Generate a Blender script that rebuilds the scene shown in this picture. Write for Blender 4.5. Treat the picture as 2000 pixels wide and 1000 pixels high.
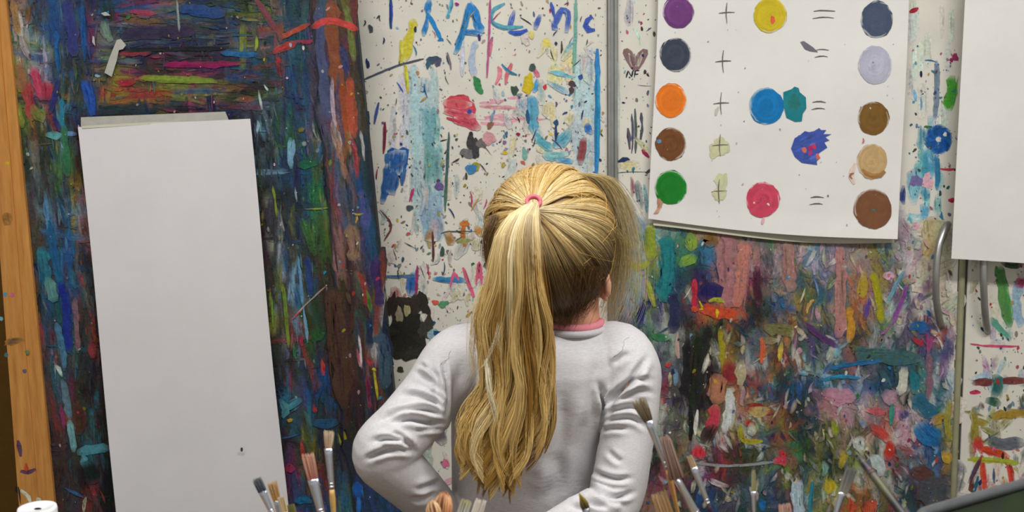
import bpy, math, random
import numpy as np
from mathutils import Matrix, Vector
random.seed(11); rng = np.random.default_rng(11)
for o in list(bpy.data.objects): bpy.data.objects.remove(o)
scn = bpy.context.scene
# ------------------------------------------------------------------ camera, world, light
F = 2150.0
CAM = np.array([0.0, 0.0, 1.31])
PITCH = math.radians(7.5); ROLL = math.radians(0.8)
_f = np.array([0, math.cos(PITCH), -math.sin(PITCH)]); _r0 = np.array([1.0, 0, 0]); _u0 = np.cross(_r0, _f)
_u = _u0*math.cos(ROLL) + _r0*math.sin(ROLL); _r = _r0*math.cos(ROLL) - _u0*math.sin(ROLL)
cd = bpy.data.cameras.new('camera'); cam = bpy.data.objects.new('camera', cd); scn.collection.objects.link(cam)
cd.sensor_width = 36.0; cd.lens = 36.0*F/2000.0
M = Matrix(((_r[0], _u[0], -_f[0], CAM[0]), (_r[1], _u[1], -_f[1], CAM[1]), (_r[2], _u[2], -_f[2], CAM[2]), (0, 0, 0, 1)))
cam.matrix_world = M
cd.dof.use_dof = True; cd.dof.focus_distance = 1.72; cd.dof.aperture_fstop = 7.1
cd.clip_start = 0.02
scn.camera = cam
w = bpy.data.worlds.new('world'); scn.world = w; w.use_nodes = True
bg = w.node_tree.nodes['Background']; bg.inputs[0].default_value = (0.93, 0.96, 1.0, 1); bg.inputs[1].default_value = 0.62
def area(name, loc, sx, sy, power, col=(1, 0.99, 0.97)):
    l = bpy.data.lights.new(name, 'AREA'); l.shape = 'RECTANGLE'; l.size = sx; l.size_y = sy; l.energy = power; l.color = col
    o = bpy.data.objects.new(name, l); scn.collection.objects.link(o); o.location = loc
    return o
area('fluorescent_light', (-0.55, 0.75, 2.62), 1.2, 0.28, 32)
area('fluorescent_light', (0.92, 0.6, 2.62), 1.2, 0.28, 44)
scn.view_settings.view_transform = 'Standard'; scn.view_settings.look = 'None'
scn.view_settings.gamma = 1.0; scn.view_settings.use_curve_mapping = False
scn.view_settings.exposure = -0.33

# ------------------------------------------------------------------ helpers
def P(px, py, Y):
    """photo pixel -> point on the vertical plane y = Y (arrays allowed)"""
    px = np.asarray(px, float); py = np.asarray(py, float); Y = np.asarray(Y, float)
    d = _f + ((px-1000)/F)[..., None]*_r + ((500-py)/F)[..., None]*_u
    t = Y/d[..., 1]
    return CAM + d*t[..., None]
def proj(v):
    d = v-CAM; z = d@_f
    return np.stack([1000+F*(d@_r)/z, 500-F*(d@_u)/z], -1)
def lin(c):
    c = np.asarray(c, float)/255.0
    return np.where(c <= 0.04045, c/12.92, ((c+0.055)/1.055)**2.4)
def tag(o, label=None, cat=None, group=None, kind=None):
    if label: o['label'] = label
    if cat: o['category'] = cat
    if group: o['group'] = group
    if kind: o['kind'] = kind
    return o
def empty(name, loc, label=None, cat=None, group=None):
    o = bpy.data.objects.new(name, None); scn.collection.objects.link(o); o.location = tuple(loc); o.empty_display_size = 0.05
    return tag(o, label, cat, group)
def wloc(o):
    l = np.array(o.location[:])
    while o.parent is not None:
        o = o.parent
        if not o.get('_pi'): pass
    return l
def link(name, me, mat, parent=None, origin=None):
    o = bpy.data.objects.new(name, me); scn.collection.objects.link(o)
    if mat is not None and len(me.materials) == 0: me.materials.append(mat)
    if origin is not None: o.location = tuple(origin)
    if parent is not None:
        o.parent = parent
        # every object only translates: keep world coordinates
        L = np.zeros(3); q = parent
        while q is not None:
            L += np.array(q.location[:]); L += np.array(q.matrix_parent_inverse.translation[:]); q = q.parent
        o.matrix_parent_inverse = Matrix.Translation(tuple(-L))
    return o
def mesh(name, v, f, cols=None, smooth=False, origin=None):
    v = np.asarray(v, float)
    if origin is not None: v = v-np.asarray(origin)
    me = bpy.data.meshes.new(name)
    if isinstance(f, np.ndarray):
        n, k = f.shape
        me.vertices.add(len(v)); me.vertices.foreach_set('co', v.astype(np.float32).ravel())
        me.loops.add(n*k); me.loops.foreach_set('vertex_index', f.astype(np.int32).ravel())
        me.polygons.add(n); me.polygons.foreach_set('loop_start', np.arange(0, n*k, k, dtype=np.int32))
        me.update(calc_edges=True)
    else:
        me.from_pydata([tuple(p) for p in v], [], [tuple(int(i) for i in q) for q in f]); me.update()
    if cols is not None:
        a = me.color_attributes.new('Col', 'FLOAT_COLOR', 'POINT')
        c = np.ones((len(v), 4), np.float32); c[:, :3] = cols
        a.data.foreach_set('color', c.ravel())
    if smooth: me.polygons.foreach_set('use_smooth', np.ones(len(me.polygons), bool))
    return me
def mk(name, v, f, mat, parent=None, cols=None, smooth=False):
    v = np.asarray(v, float)
    org = np.array([(v[:, 0].min()+v[:, 0].max())/2, (v[:, 1].min()+v[:, 1].max())/2, v[:, 2].min()])
    return link(name, mesh(name, v, f, cols, smooth, org), mat, parent, org)
def join(parts):
    V = []; Fc = []; n = 0
    for v, f in parts:
        V.append(np.asarray(v, float)); Fc += [tuple(i+n for i in q) for q in f]; n += len(v)
    return np.concatenate(V), Fc
def box(x0, x1, y0, y1, z0, z1, bev=0.0):
    if bev <= 0:
        v = [(x, y, z) for x in (x0, x1) for y in (y0, y1) for z in (z0, z1)]
        return np.array(v), [(0, 1, 3, 2), (4, 6, 7, 5), (0, 4, 5, 1), (2, 3, 7, 6), (0, 2, 6, 4), (1, 5, 7, 3)]
    import bmesh
    bm = bmesh.new(); bmesh.ops.create_cube(bm, size=1)
    for p in bm.verts:
        p.co = Vector((x0+(p.co.x+.5)*(x1-x0), y0+(p.co.y+.5)*(y1-y0), z0+(p.co.z+.5)*(z1-z0)))
    bmesh.ops.bevel(bm, geom=list(bm.edges), offset=bev, segments=2, affect='EDGES', profile=0.5)
    bm.verts.index_update()
    v = np.array([p.co[:] for p in bm.verts]); f = [tuple(q.index for q in fc.verts) for fc in bm.faces]; bm.free()
    return v, f
def prism(front, thick):
    """front: list of 3D points (facing the camera); extruded away along +Y"""
    a = np.asarray(front, float); b = a+np.array([0, thick, 0]); n = len(a)
    f = [tuple(range(n)), tuple(range(2*n-1, n-1, -1))]+[(i, i+n, (i+1) % n+n, (i+1) % n) for i in range(n)]
    return np.concatenate([a, b]), f
def frames(path):
    path = np.asarray(path, float); t = np.gradient(path, axis=0); t /= np.linalg.norm(t, axis=1)[:, None]
    up = np.array([0, 0, 1.0]) if abs(t[0][2]) < .9 else np.array([0, 1.0, 0])
    u = np.cross(up, t[0]); u /= np.linalg.norm(u); U = []; 
    for i in range(len(path)):
        u = u-t[i]*(u@t[i]); u /= np.linalg.norm(u); U.append(u.copy())
    U = np.array(U); return t, U, np.cross(t, U)
def tube(path, rad, n=12, ex=None):
    path = np.asarray(path, float); m = len(path); rad = np.broadcast_to(np.asarray(rad, float), (m,)) if np.ndim(rad) < 2 else np.asarray(rad)
    t, U, W = frames(path); a = np.linspace(0, 2*math.pi, n, endpoint=False); V = []
    for i in range(m):
        ru, rw = (rad[i], rad[i]) if np.ndim(rad) == 1 else rad[i]
        V.append(path[i]+np.cos(a)[:, None]*U[i]*ru+np.sin(a)[:, None]*W[i]*rw)
    return ringmesh(V)
def ringmesh(rings):
    n = len(rings[0]); m = len(rings); V = np.concatenate(rings)
    f = [(i*n+j, i*n+(j+1) % n, (i+1)*n+(j+1) % n, (i+1)*n+j) for i in range(m-1) for j in range(n)]
    f.append(tuple(range(n-1, -1, -1))); f.append(tuple((m-1)*n+j for j in range(n)))
    return V, f
def ellip(c, r, n=20, m=14, R=None):
    V = []; 
    for i in range(1, m):
        th = math.pi*i/m
        for j in range(n):
            p = 2*math.pi*j/n; V.append((math.sin(th)*math.cos(p), math.sin(th)*math.sin(p), math.cos(th)))
    V.append((0, 0, 1)); V.append((0, 0, -1)); V = np.array(V)*np.asarray(r)
    if R is not None: V = V@np.asarray(R).T
    V = V+np.asarray(c); k = (m-1)*n
    f = [(i*n+j, (i+1)*n+j, (i+1)*n+(j+1) % n, i*n+(j+1) % n) for i in range(m-2) for j in range(n)]
    f += [(k, j, (j+1) % n) for j in range(n)]+[(k+1, (m-2)*n+(j+1) % n, (m-2)*n+j) for j in range(n)]
    return V, f
def lathe(c, prof, n=24):
    a = np.linspace(0, 2*math.pi, n, endpoint=False)
    return ringmesh([np.stack([c[0]+r*np.cos(a), c[1]+r*np.sin(a), np.full(n, c[2]+z)], 1) for r, z in prof])
def interp_path(pts, n):
    """smooth (Catmull-Rom) resampling of a list of k-dim points"""
    p = np.asarray(pts, float); q = np.concatenate([[2*p[0]-p[1]], p, [2*p[-1]-p[-2]]]); m = len(p)-1
    t = np.linspace(0, m-1e-6, n); i = t.astype(int); s = (t-i)[:, None]
    a, b, c, d = q[i], q[i+1], q[i+2], q[i+3]
    return .5*(2*b+(c-a)*s+(2*a-5*b+4*c-d)*s**2+(3*b-a-3*c+d)*s**3)

# ------------------------------------------------------------------ materials
def material(name, col, rough=0.6, spec=0.3, metal=0.0, noise=0.0, nscale=30.0, stretch=(1, 1, 1), bump=0.0, bscale=200.0, col2=None, attr=False, trans=0.0, sheen=0.0):
    m = bpy.data.materials.new(name); m.use_nodes = True; nt = m.node_tree; b = nt.nodes['Principled BSDF']
    b.inputs['Roughness'].default_value = rough; b.inputs['Specular IOR Level'].default_value = spec; b.inputs['Metallic'].default_value = metal
    if trans: b.inputs['Transmission Weight'].default_value = trans
    if sheen: b.inputs['Sheen Weight'].default_value = sheen
    tc = nt.nodes.new('ShaderNodeTexCoord'); mp = nt.nodes.new('ShaderNodeMapping'); mp.inputs['Scale'].default_value = stretch
    nt.links.new(tc.outputs['Object'], mp.inputs[0])
    if attr:
        at = nt.nodes.new('ShaderNodeAttribute'); at.attribute_name = 'Col'; src = at.outputs['Color']
    else:
        rg = nt.nodes.new('ShaderNodeRGB'); rg.outputs[0].default_value = (*lin(col), 1); src = rg.outputs[0]
    if noise > 0:
        nz = nt.nodes.new('ShaderNodeTexNoise'); nz.inputs['Scale'].default_value = nscale; nz.inputs['Detail'].default_value = 6; nz.inputs['Roughness'].default_value = .65
        nt.links.new(mp.outputs[0], nz.inputs[0])
        mr = nt.nodes.new('ShaderNodeMapRange'); mr.inputs[1].default_value = .3; mr.inputs[2].default_value = .7
        nt.links.new(nz.outputs[0], mr.inputs[0])
        mx = nt.nodes.new('ShaderNodeMix'); mx.data_type = 'RGBA'
        if col2 is not None:
            mx.inputs[7].default_value = (*lin(col2), 1); nt.links.new(src, mx.inputs[6]); nt.links.new(mr.outputs[0], mx.inputs[0])
        else:
            mx.blend_type = 'MULTIPLY'; mx.inputs[0].default_value = 1.0
            mr.inputs[3].default_value = 1-noise; mr.inputs[4].default_value = 1+noise*.5
            nt.links.new(src, mx.inputs[6]); nt.links.new(mr.outputs[0], mx.inputs[7])
        src = mx.outputs[2]
    nt.links.new(src, b.inputs['Base Color'])
    if bump > 0:
        n2 = nt.nodes.new('ShaderNodeTexNoise'); n2.inputs['Scale'].default_value = bscale; n2.inputs['Detail'].default_value = 4
        nt.links.new(mp.outputs[0], n2.inputs[0]); bp = nt.nodes.new('ShaderNodeBump'); bp.inputs['Strength'].default_value = bump; bp.inputs['Distance'].default_value = .002
        nt.links.new(n2.outputs[0], bp.inputs['Height']); nt.links.new(bp.outputs[0], b.inputs['Normal'])
    return m
MAT = dict(
    paint=material('dried_paint', (0, 0, 0), .55, .22, attr=True, noise=.28, nscale=160, bump=.35, bscale=260),
    ink=material('poster_paint', (0, 0, 0), .7, .15, attr=True, noise=.16, nscale=45, bump=.15, bscale=150),
    door=material('white_lacquer', (216, 212, 200), .45, .3, noise=.10, nscale=9, bump=.05),
    darkboard=material('stained_board', (38, 42, 48), .6, .25, noise=.45, nscale=60, stretch=(2, 1, .5), bump=.4),
    wood=material('pine_wood', (208, 150, 80), .5, .3, noise=1, nscale=14, stretch=(7, 7, .55), col2=(172, 112, 50), bump=.1),
    brownwall=material('brown_wall', (112, 78, 30), .7, .2, noise=.15, nscale=20),
    paper=material('sugar_paper', (219, 216, 217), .8, .1, noise=.05, nscale=6, bump=.12, bscale=60),
    white_paper=material('white_paper', (226, 224, 220), .8, .1, noise=.06, nscale=7, bump=.15, bscale=40),
    cream_paper=material('cream_paper', (206, 202, 182), .8, .1, noise=.1, nscale=12),
    tape=material('masking_tape', (178, 176, 168), .6, .25, noise=.12, nscale=40, bump=.2),
    alu=material('aluminium', (165, 165, 162), .38, .5, metal=.75, noise=.15, nscale=30),
    edge=material('edge_strip', (150, 148, 118), .5, .3, noise=.3, nscale=12),
    gap=material('dark_gap', (18, 17, 22), .8, .1),
    carcass=material('cupboard_carcass', (190, 185, 170), .6, .2),
    floor=material('grey_lino', (120, 112, 100), .5, .3, noise=.15, nscale=8),
    ceil=material('ceiling_white', (225, 225, 220), .9, .1),
    shirt=material('heather_jersey', (206, 204, 206), .95, .05, noise=.13, nscale=420, stretch=(.35, 1, 1.6), bump=.25, bscale=900),
    seam=material('jersey_seam', (186, 184, 186), .95, .05),
    skin=material('skin', (226, 168, 138), .55, .3, noise=.08, nscale=40),
    pink=material('pink_cotton', (226, 140, 150), .9, .1, noise=.1, nscale=200),
    tie=material('pink_elastic', (226, 120, 140), .7, .2, noise=.15, nscale=300),
    jeans=material('denim', (52, 66, 98), .9, .1, noise=.25, nscale=200),
    shoe=material('shoe_canvas', (200, 90, 120), .8, .1), sole=material('rubber_sole', (230, 228, 220), .7, .2),
    eye=material('eye_white', (235, 232, 228), .3, .5), lip=material('lip', (190, 105, 100), .5, .3),
    hair=material('blond_hair', (0, 0, 0), .38, .45, attr=True),
    chrome=material('nickel_ferrule', (196, 200, 208), .28, .5, metal=.9, noise=.12, nscale=60),
    handle=material('painted_handle', (0, 0, 0), .4, .4, attr=True, noise=.2, nscale=90),
    bristle=material('bristle', (0, 0, 0), .7, .2, attr=True),
    jar=material('clear_jar', (225, 230, 228), .15, .5, trans=.9),
    tub=material('dark_plastic', (26, 28, 26), .5, .4, noise=.6, nscale=18, col2=(34, 46, 20), bump=.2, bscale=60),
    tubrim=material('dark_plastic_rim', (84, 86, 88), .45, .4, noise=.2, nscale=60),
    plastic=material('white_plastic', (240, 240, 240), .35, .4), table=material('table_top', (150, 120, 85), .5, .3, noise=.25, nscale=10, stretch=(1, 6, 1)),
    steel=material('table_steel', (90, 92, 95), .4, .4, metal=.8), lamp=None)
m = bpy.data.materials.new('lamp_diffuser'); m.use_nodes = True; b = m.node_tree.nodes['Principled BSDF']
b.inputs['Emission Color'].default_value = (1, .97, .92, 1); b.inputs['Emission Strength'].default_value = 3.0; MAT['lamp'] = m

PAL = {k: np.array(v, float) for k, v in dict(
    k=(30, 30, 32), n=(32, 40, 92), b=(26, 86, 158), c=(34, 132, 186), l=(132, 182, 208), t=(34, 108, 124), d=(36, 64, 74), g=(48, 120, 50), o=(48, 62, 38),
    y=(142, 150, 44), Y=(214, 186, 32), O=(208, 110, 44), R=(184, 52, 46), m=(168, 44, 84), p=(206, 156, 178), s=(166, 116, 110), P=(92, 64, 120), v=(86, 88, 116),
    w=(216, 214, 204), e=(214, 204, 164), G=(128, 128, 128), D=(62, 62, 66), B=(100, 62, 46), h=(62, 42, 38), u=(164, 130, 44), T=(96, 122, 124), a=(158, 134, 104), x=(224, 100, 140)).items()}
def C(c): return PAL[c] if isinstance(c, str) else np.array(c, float)

class Paint:
    """dried paint on a vertical plane: every stroke is a thin raised flake of its own; wet strokes pick up some of the colour they cross"""
    CX0, CY0, CR = -60., -240., 3.
    def __init__(s, Y, base=1.5e-4, step=5e-7, ground=(216, 212, 200)):
        s.Y = Y; s.base = base; s.step = step; s.k = 0; s.V = []; s.F = []; s.C = []; s.n = 0
        s.cv = np.empty((480, 740, 3)); s.cv[:] = C(ground)
    def ci(s, p): return np.clip(((p[:, 1]-s.CY0)/s.CR).astype(int), 0, 479), np.clip(((p[:, 0]-s.CX0)/s.CR).astype(int), 0, 739)
    def add(s, pts, faces, col, dk=1.):
        s.k += dk; pts = np.asarray(pts, float); col = np.broadcast_to(np.asarray(col, float), (len(pts), 3))
        Yv = s.Y(pts[:, 0], pts[:, 1]) if callable(s.Y) else np.full(len(pts), s.Y)
        s.V.append(P(pts[:, 0], pts[:, 1], Yv-s.base-s.k*s.step)); s.C.append(lin(np.clip(col, 4, 245))); s.F.append(np.asarray(faces)+s.n); s.n += len(pts)
    def strip(s, path, hw, off, col, jit, ac=1., ae=1., put=False, dk=1.):
        n = len(path); t = np.gradient(path, axis=0); t /= np.linalg.norm(t, axis=1)[:, None]+1e-9; nn = np.stack([-t[:, 1], t[:, 0]], 1)
        L = path+nn*(off+hw)[:, None]; R = path+nn*(off-hw)[:, None]; i = np.arange(n-1); c = C(col)+rng.normal(0, jit, 3)
        if ac >= 1 and ae >= 1:
            f = np.concatenate([np.stack([i, i+1, i+1+n], 1), np.stack([i, i+1+n, i+n], 1)]); q = np.concatenate([L, R]); cc = c+rng.normal(0, jit, (2*n, 1))*.6
        else:
            Mi = path+nn*off[:, None]; f = np.concatenate([np.stack([i, i+1, i+1+n], 1), np.stack([i, i+1+n, i+n], 1), np.stack([i+n, i+1+n, i+1+2*n], 1), np.stack([i+n, i+1+2*n, i+2*n], 1)])
            q = np.concatenate([L, Mi, R]); a = np.concatenate([np.full(n, ae), np.full(n, ac), np.full(n, ae)]); a[[0, n-1, n, 2*n-1, 2*n, 3*n-1]] *= .3
            cc = s.cv[s.ci(q)]*(1-a[:, None])+(c+rng.normal(0, jit, (3*n, 1))*.6)*a[:, None]
        s.add(q, f, cc, dk)
        if put:
            m = max(2, int(np.max(hw)*2/s.CR)); kk = max(n, int(np.linalg.norm(path[-1]-path[0])/s.CR*1.3)); ti = np.linspace(0, n-1, kk); pd = np.stack([np.interp(ti, np.arange(n), path[:, 0]), np.interp(ti, np.arange(n), path[:, 1])], 1)
            nd = np.stack([np.interp(ti, np.arange(n), nn[:, 0]), np.interp(ti, np.arange(n), nn[:, 1])], 1); hd_ = np.interp(ti, np.arange(n), hw)
            o = np.linspace(-.75, .75, m); D = (pd[:, None]+nd[:, None]*(o[None, :, None]*hd_[:, None, None])).reshape(-1, 2); ix = s.ci(D); s.cv[ix] = s.cv[ix]*(1-ac*.9)+c*ac*.9
    def stroke(s, pts, w, col, dry=.4, jit=7, n=None, al=1.):
        pts = np.asarray(pts, float); ln = np.linalg.norm(np.diff(pts, axis=0), axis=1).sum()
        n = n or int(np.clip(ln/9, 4, 14)); path = interp_path(pts, n)
        tt = np.linspace(0, 1, n); prof = np.minimum(1, np.minimum(tt, 1-tt)*5+.45); soft = al < 1
        if dry < .95: s.strip(path, w*.5*np.clip(prof*rng.uniform(.8, 1.25)*(1+rng.normal(0, .16, n)), .2, 1.3), rng.normal(0, w*.07, n), col, jit, al, (.82 if al > .95 else al*.3) if soft else 1., True)
        s.k += .5
        nb = int(np.clip(w/(4.2 if soft else 3.2), 1, 7 if soft else 12))
        for q in range(nb):
            if rng.random() > (.6 if soft else .85): continue
            a = rng.random()*.22*(1 if dry < .95 else 2); b_ = 1-rng.random()*.3; m = max(3, int(n*.7)); ts = np.linspace(a, b_, m)*(n-1)
            i = np.clip(ts.astype(int), 0, n-2); pp = path[i]+(path[i+1]-path[i])*(ts-i)[:, None]
            ext = rng.normal(0, .06)*ln; d = (path[-1]-path[0])/(ln+1e-6); pp = pp+d*ext
            off = ((q+.5)/nb-.5)*w*1.06+rng.normal(0, w*.03, m); pr = np.minimum(1, np.minimum(np.linspace(0, 1, m), np.linspace(1, 0, m))*4+.15)
            s.strip(pp, w/nb*rng.uniform(.3, .62)*pr, off, C(col)*(1+rng.normal(0, .09)), jit, al*.75 if soft else 1., al*.4 if soft else 1., False, 0. if soft else .02)
    def blob(s, x, y, rx, ry, col, ang=0., rough=.12, jit=5, n=None, al=1.):
        n = n or int(np.clip(max(rx, ry)*1.3, 7, 40)); a = np.linspace(0, 2*math.pi, n, endpoint=False)+rng.random()
        ph = rng.random(4)*6.3; r = 1+rough*(np.sin(2*a+ph[0])*.5+np.sin(3*a+ph[1])*.5+np.sin(5*a+ph[2])*.4+rng.normal(0, .35, n))
        X = r*np.cos(a)*rx; Y = r*np.sin(a)*ry; ca, sa = math.cos(ang), math.sin(ang)
        pts = np.concatenate([[[x, y]], np.stack([x+X*ca-Y*sa, y+X*sa+Y*ca], 1)]); i = np.arange(n); cc = C(col)+rng.normal(0, jit, (n+1, 1))
        if max(rx, ry) > 3:
            g = np.mgrid[-rx:rx:3, -ry:ry:3].reshape(2, -1).T; g = g[(g[:, 0]/rx)**2+(g[:, 1]/ry)**2 < 1]+[x, y]; ix = s.ci(g); 
            if al >= 1: s.cv[ix] = C(col)
        if al < 1: cc = s.cv[s.ci(pts)]*(1-al)+cc*al
        s.add(pts, np.stack([np.zeros(n, int), i+1, (i+1) % n+1], 1), cc)
    def poly(s, pts, col, jit=3):
        pts = np.asarray(pts, float); n = len(pts); c = pts.mean(0); i = np.arange(n)
        s.add(np.concatenate([[c], pts]), np.stack([np.zeros(n, int), i+1, (i+1) % n+1], 1), C(col)+rng.normal(0, jit, (n+1, 1)))
    def build(s, name, mat, parent, kind='stuff'):
        o = mk(name, np.concatenate(s.V), np.concatenate(s.F), mat, parent, np.concatenate(s.C))
        if kind: o['kind'] = kind
        return o
def grid_at(rows, x0, y0, cw, chh):
    G = [r.split() for r in rows]
    def at(x, y):
        j = int(np.clip((x-x0)/cw+rng.normal(0, .22), 0, len(G[0])-1)); i = int(np.clip((y-y0)/chh+rng.normal(0, .22), 0, len(G)-1))
        s = G[i][min(j, len(G[i])-1)]
        return s if s != '-' else None
    return at
def fill(pt, at, n, xr, yr, wr, lr, ang, inside=None, jit=12, dry=(.2, 1.0), curve=.12, al=.8, pure=.65, gray=.22, gain=1.):
    for k in range(n):
        x = rng.uniform(*xr); y = rng.uniform(*yr)
        if inside is not None and not inside(x, y): continue
        s = at(x, y)
        if not s: continue
        ch = s[int(rng.random()**1.4*len(s))]; mean = np.mean([C(q) for q in s], axis=0); f_ = min(1, max(0, rng.normal(pure, .22)))
        col = (C(ch)*f_+mean*(1-f_))*rng.uniform(.85, 1.1); col = (col*(1-gray)+col.mean()*gray)*gain
        a = ang(x, y)+rng.normal(0, .12); L = rng.uniform(*lr)*.5; W = rng.uniform(*wr)
        dx, dy = math.cos(a)*L, math.sin(a)*L; bx, by = rng.normal(0, curve)*-dy, rng.normal(0, curve)*dx
        pt.stroke([(x-dx, y-dy), (x+bx, y+by), (x+dx, y+dy)], W, col, rng.uniform(*dry), jit, None, al*rng.uniform(.75, 1.1) if al < 1 else .98)
def specks(pt, n, xr, yr, cols, rr=(1, 4), inside=None, elong=2.0):
    for _ in range(n):
        x = rng.uniform(*xr); y = rng.uniform(*yr)
        if inside is not None and not inside(x, y): continue
        r = rr[0]+(rr[1]-rr[0])*rng.random()**3
        pt.blob(x, y, r, r*rng.uniform(1, elong), C(cols[int(rng.random()*len(cols))])*rng.uniform(.7, 1.1), rng.normal(0, .6), .2, 6, 7, rng.uniform(.45, 1.))

# ------------------------------------------------------------------ room
YD = 2.15        # front of the cupboard doors
YB = 2.06        # front of the painted board
def X(px, Y, py=500): return float(P(px, py, Y)[0])
def struct(name, vf, mat): return tag(mk(name, vf[0], vf[1], mat), kind='structure')
struct('floor', box(-2.6, 2.6, -1.6, 2.8, -.05, 0), MAT['floor'])
struct('ceiling', box(-2.6, 2.6, -1.6, 2.8, 2.75, 2.8), MAT['ceil'])
struct('wall_back', box(-2.6, 2.6, 2.62, 2.7, 0, 2.75), MAT['brownwall'])
struct('wall_left', box(-2.6, -2.5, -1.6, 2.62, 0, 2.75), MAT['door'])
struct('wall_right', box(2.5, 2.6, -1.6, 2.62, 0, 2.75), MAT['door'])
for i, (lx, ly, lab) in enumerate(((-.55, .75, 'white ceiling lamp nearer the painted board'), (.92, .6, 'white ceiling lamp nearer the paint mixing poster side'))):
    e = empty('ceiling_light', (lx, ly, 2.64), lab, 'lamp')
    v, f = box(lx-.64, lx+.64, ly-.18, ly+.18, 2.66, 2.75, .01); mk('housing', v, f, MAT['plastic'], e)
    v, f = box(lx-.6, lx+.6, ly-.14, ly+.14, 2.645, 2.66); mk('diffuser', v, f, MAT['lamp'], e)

# ------------------------------------------------------------------ cupboard with three painted doors
XA0 = X(430, YD); XA1 = X(1187, YD); XB0 = X(1207, YD); XB1 = X(1885, YD); XC0 = X(1891.5, YD); XC1 = XC0+.62
cup = empty('cupboard', (.35, 2.4, 0), 'tall white cupboard with paint-splattered doors behind the girl', 'cupboard')
v, f = join([box(XA0-.02, XC1+.02, YD+.024, 2.6, .0, .08), box(XA0-.02, XC1+.02, YD+.03, 2.6, 2.1, 2.13), box(XA0-.02, XA0, YD+.024, 2.6, .08, 2.1), box(XC1, XC1+.02, YD+.024, 2.6, .08, 2.1), box(XA0, XC1, YD+.04, YD+.05, .08, 2.1)])
mk('body', v, f, MAT['carcass'], cup)
v, f = box(XB1-.01, XC0+.01, YD+.026, YD+.035, .08, 2.1); mk('door_gap', v, f, MAT['gap'], cup)
doorA = mk('door', *box(XA0, XA1, YD, YD+.022, .08, 2.1, .0015), MAT['door'], cup)
doorB = mk('door', *box(XB0, XB1-.012, YD, YD+.022, .08, 2.1, .0015), MAT['door'], cup)
doorC = mk('door', *box(XC0, XC1, YD, YD+.022, .08, 2.1, .0015), MAT['door'], cup)
# aluminium edge profile between the first two doors: two ribs and a groove
v, f = join([box(XA1+.0005, XA1+.006, YD-.008, YD+.02, .08, 2.1, .0015), box(XA1+.006, XA1+.0125, YD-.003, YD+.02, .08, 2.1), box(XA1+.0125, XB0-.0008, YD-.009, YD+.02, .08, 2.1, .002)])
mk('edge_profile', v, f, MAT['alu'], cup)
v, f = tube([(XB1-.006, YD-.003, z) for z in (.08, .6, 1.2, 2.1)], .0062, 12); mk('edge_strip', v, f, MAT['edge'], doorB, smooth=True)
def bow_handle(door, pts):
    q = np.array(pts, float); c = P(q[:, 0], q[:, 1], YD-q[:, 2]); path = interp_path(c, 40)
    v, f = tube(path, [(.0068, .0068)]*40, 12); return mk('handle', v, f, MAT['alu'], door, smooth=True)
bow_handle(doorB, [(1851, 437, -.004), (1846, 445, .012), (1834, 482, .027), (1828, 538, .034), (1829, 590, .027), (1836, 628, .012), (1839, 637, -.004)])
bow_handle(doorC, [(1929, 440, -.004), (1926, 450, .012), (1922, 490, .027), (1921, 545, .034), (1923, 600, .027), (1927, 638, .012), (1929, 648, -.004)])

# ---- paint on the first door (white, many small splashes)
pa = Paint(YD)
inA = lambda x, y: x < 1185 and x > 690
def S(p, pts, w, c, dry=.2, jit=5, al=None): p.stroke(pts, w, c, dry, jit, None, al if al else (1. if w <= 9 else .97 if dry < .3 else .85))
WL = (176, 202, 208)
for _ in range(26):   # thin watery washes
    x, y = rng.uniform(805, 865), rng.uniform(120, 330); S(pa, [(x, y), (x+rng.normal(0, 3), y+60), (x, y+rng.uniform(90, 150))], rng.uniform(12, 30), C((172, 196, 202))*rng.uniform(.94, 1.05), .3)
for _ in range(16):
    x, y = rng.uniform(832, 858), rng.uniform(200, 300); S(pa, [(x, y), (x, y+30), (x, y+rng.uniform(50, 80))], rng.uniform(8, 20), C((116, 168, 168))*rng.uniform(.9, 1.1), .3)
for _ in range(16):
    x, y = rng.uniform(822, 862), rng.uniform(355, 420); S(pa, [(x, y), (x, y+25), (x, y+rng.uniform(40, 60))], rng.uniform(8, 20), C((138, 168, 188))*rng.uniform(.9, 1.1), .3)
for _ in range(20):
    x, y = rng.uniform(1118, 1162), rng.uniform(90, 290); S(pa, [(x, y), (x, y+40), (x, y+rng.uniform(60, 120))], rng.uniform(8, 18), C((186, 208, 214))*rng.uniform(.93, 1.04), .4)
for _ in range(10):
    x, y = rng.uniform(1075, 1115), rng.uniform(85, 140); S(pa, [(x, y), (x+3, y+20), (x, y+40)], 14, C((222, 214, 158))*rng.uniform(.95, 1.04), .4)
for _ in range(22):
    x, y = rng.uniform(925, 1015), rng.uniform(190, 245); L = rng.uniform(20, 60); S(pa, [(x, y), (x+L/2, y+rng.normal(0, 2)), (x+L, y)], rng.uniform(2, 7), C((216, 160, 172))*rng.uniform(.95, 1.08), .9)
for _ in range(14):
    x, y = rng.uniform(765, 800), rng.uniform(130, 330); S(pa, [(x, y), (x, y+40), (x, y+80)], rng.uniform(6, 14), C((200, 200, 206)), .6)
AZ = (34, 122, 190); LB = (62, 92, 184); TL = (92, 166, 190)
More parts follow.
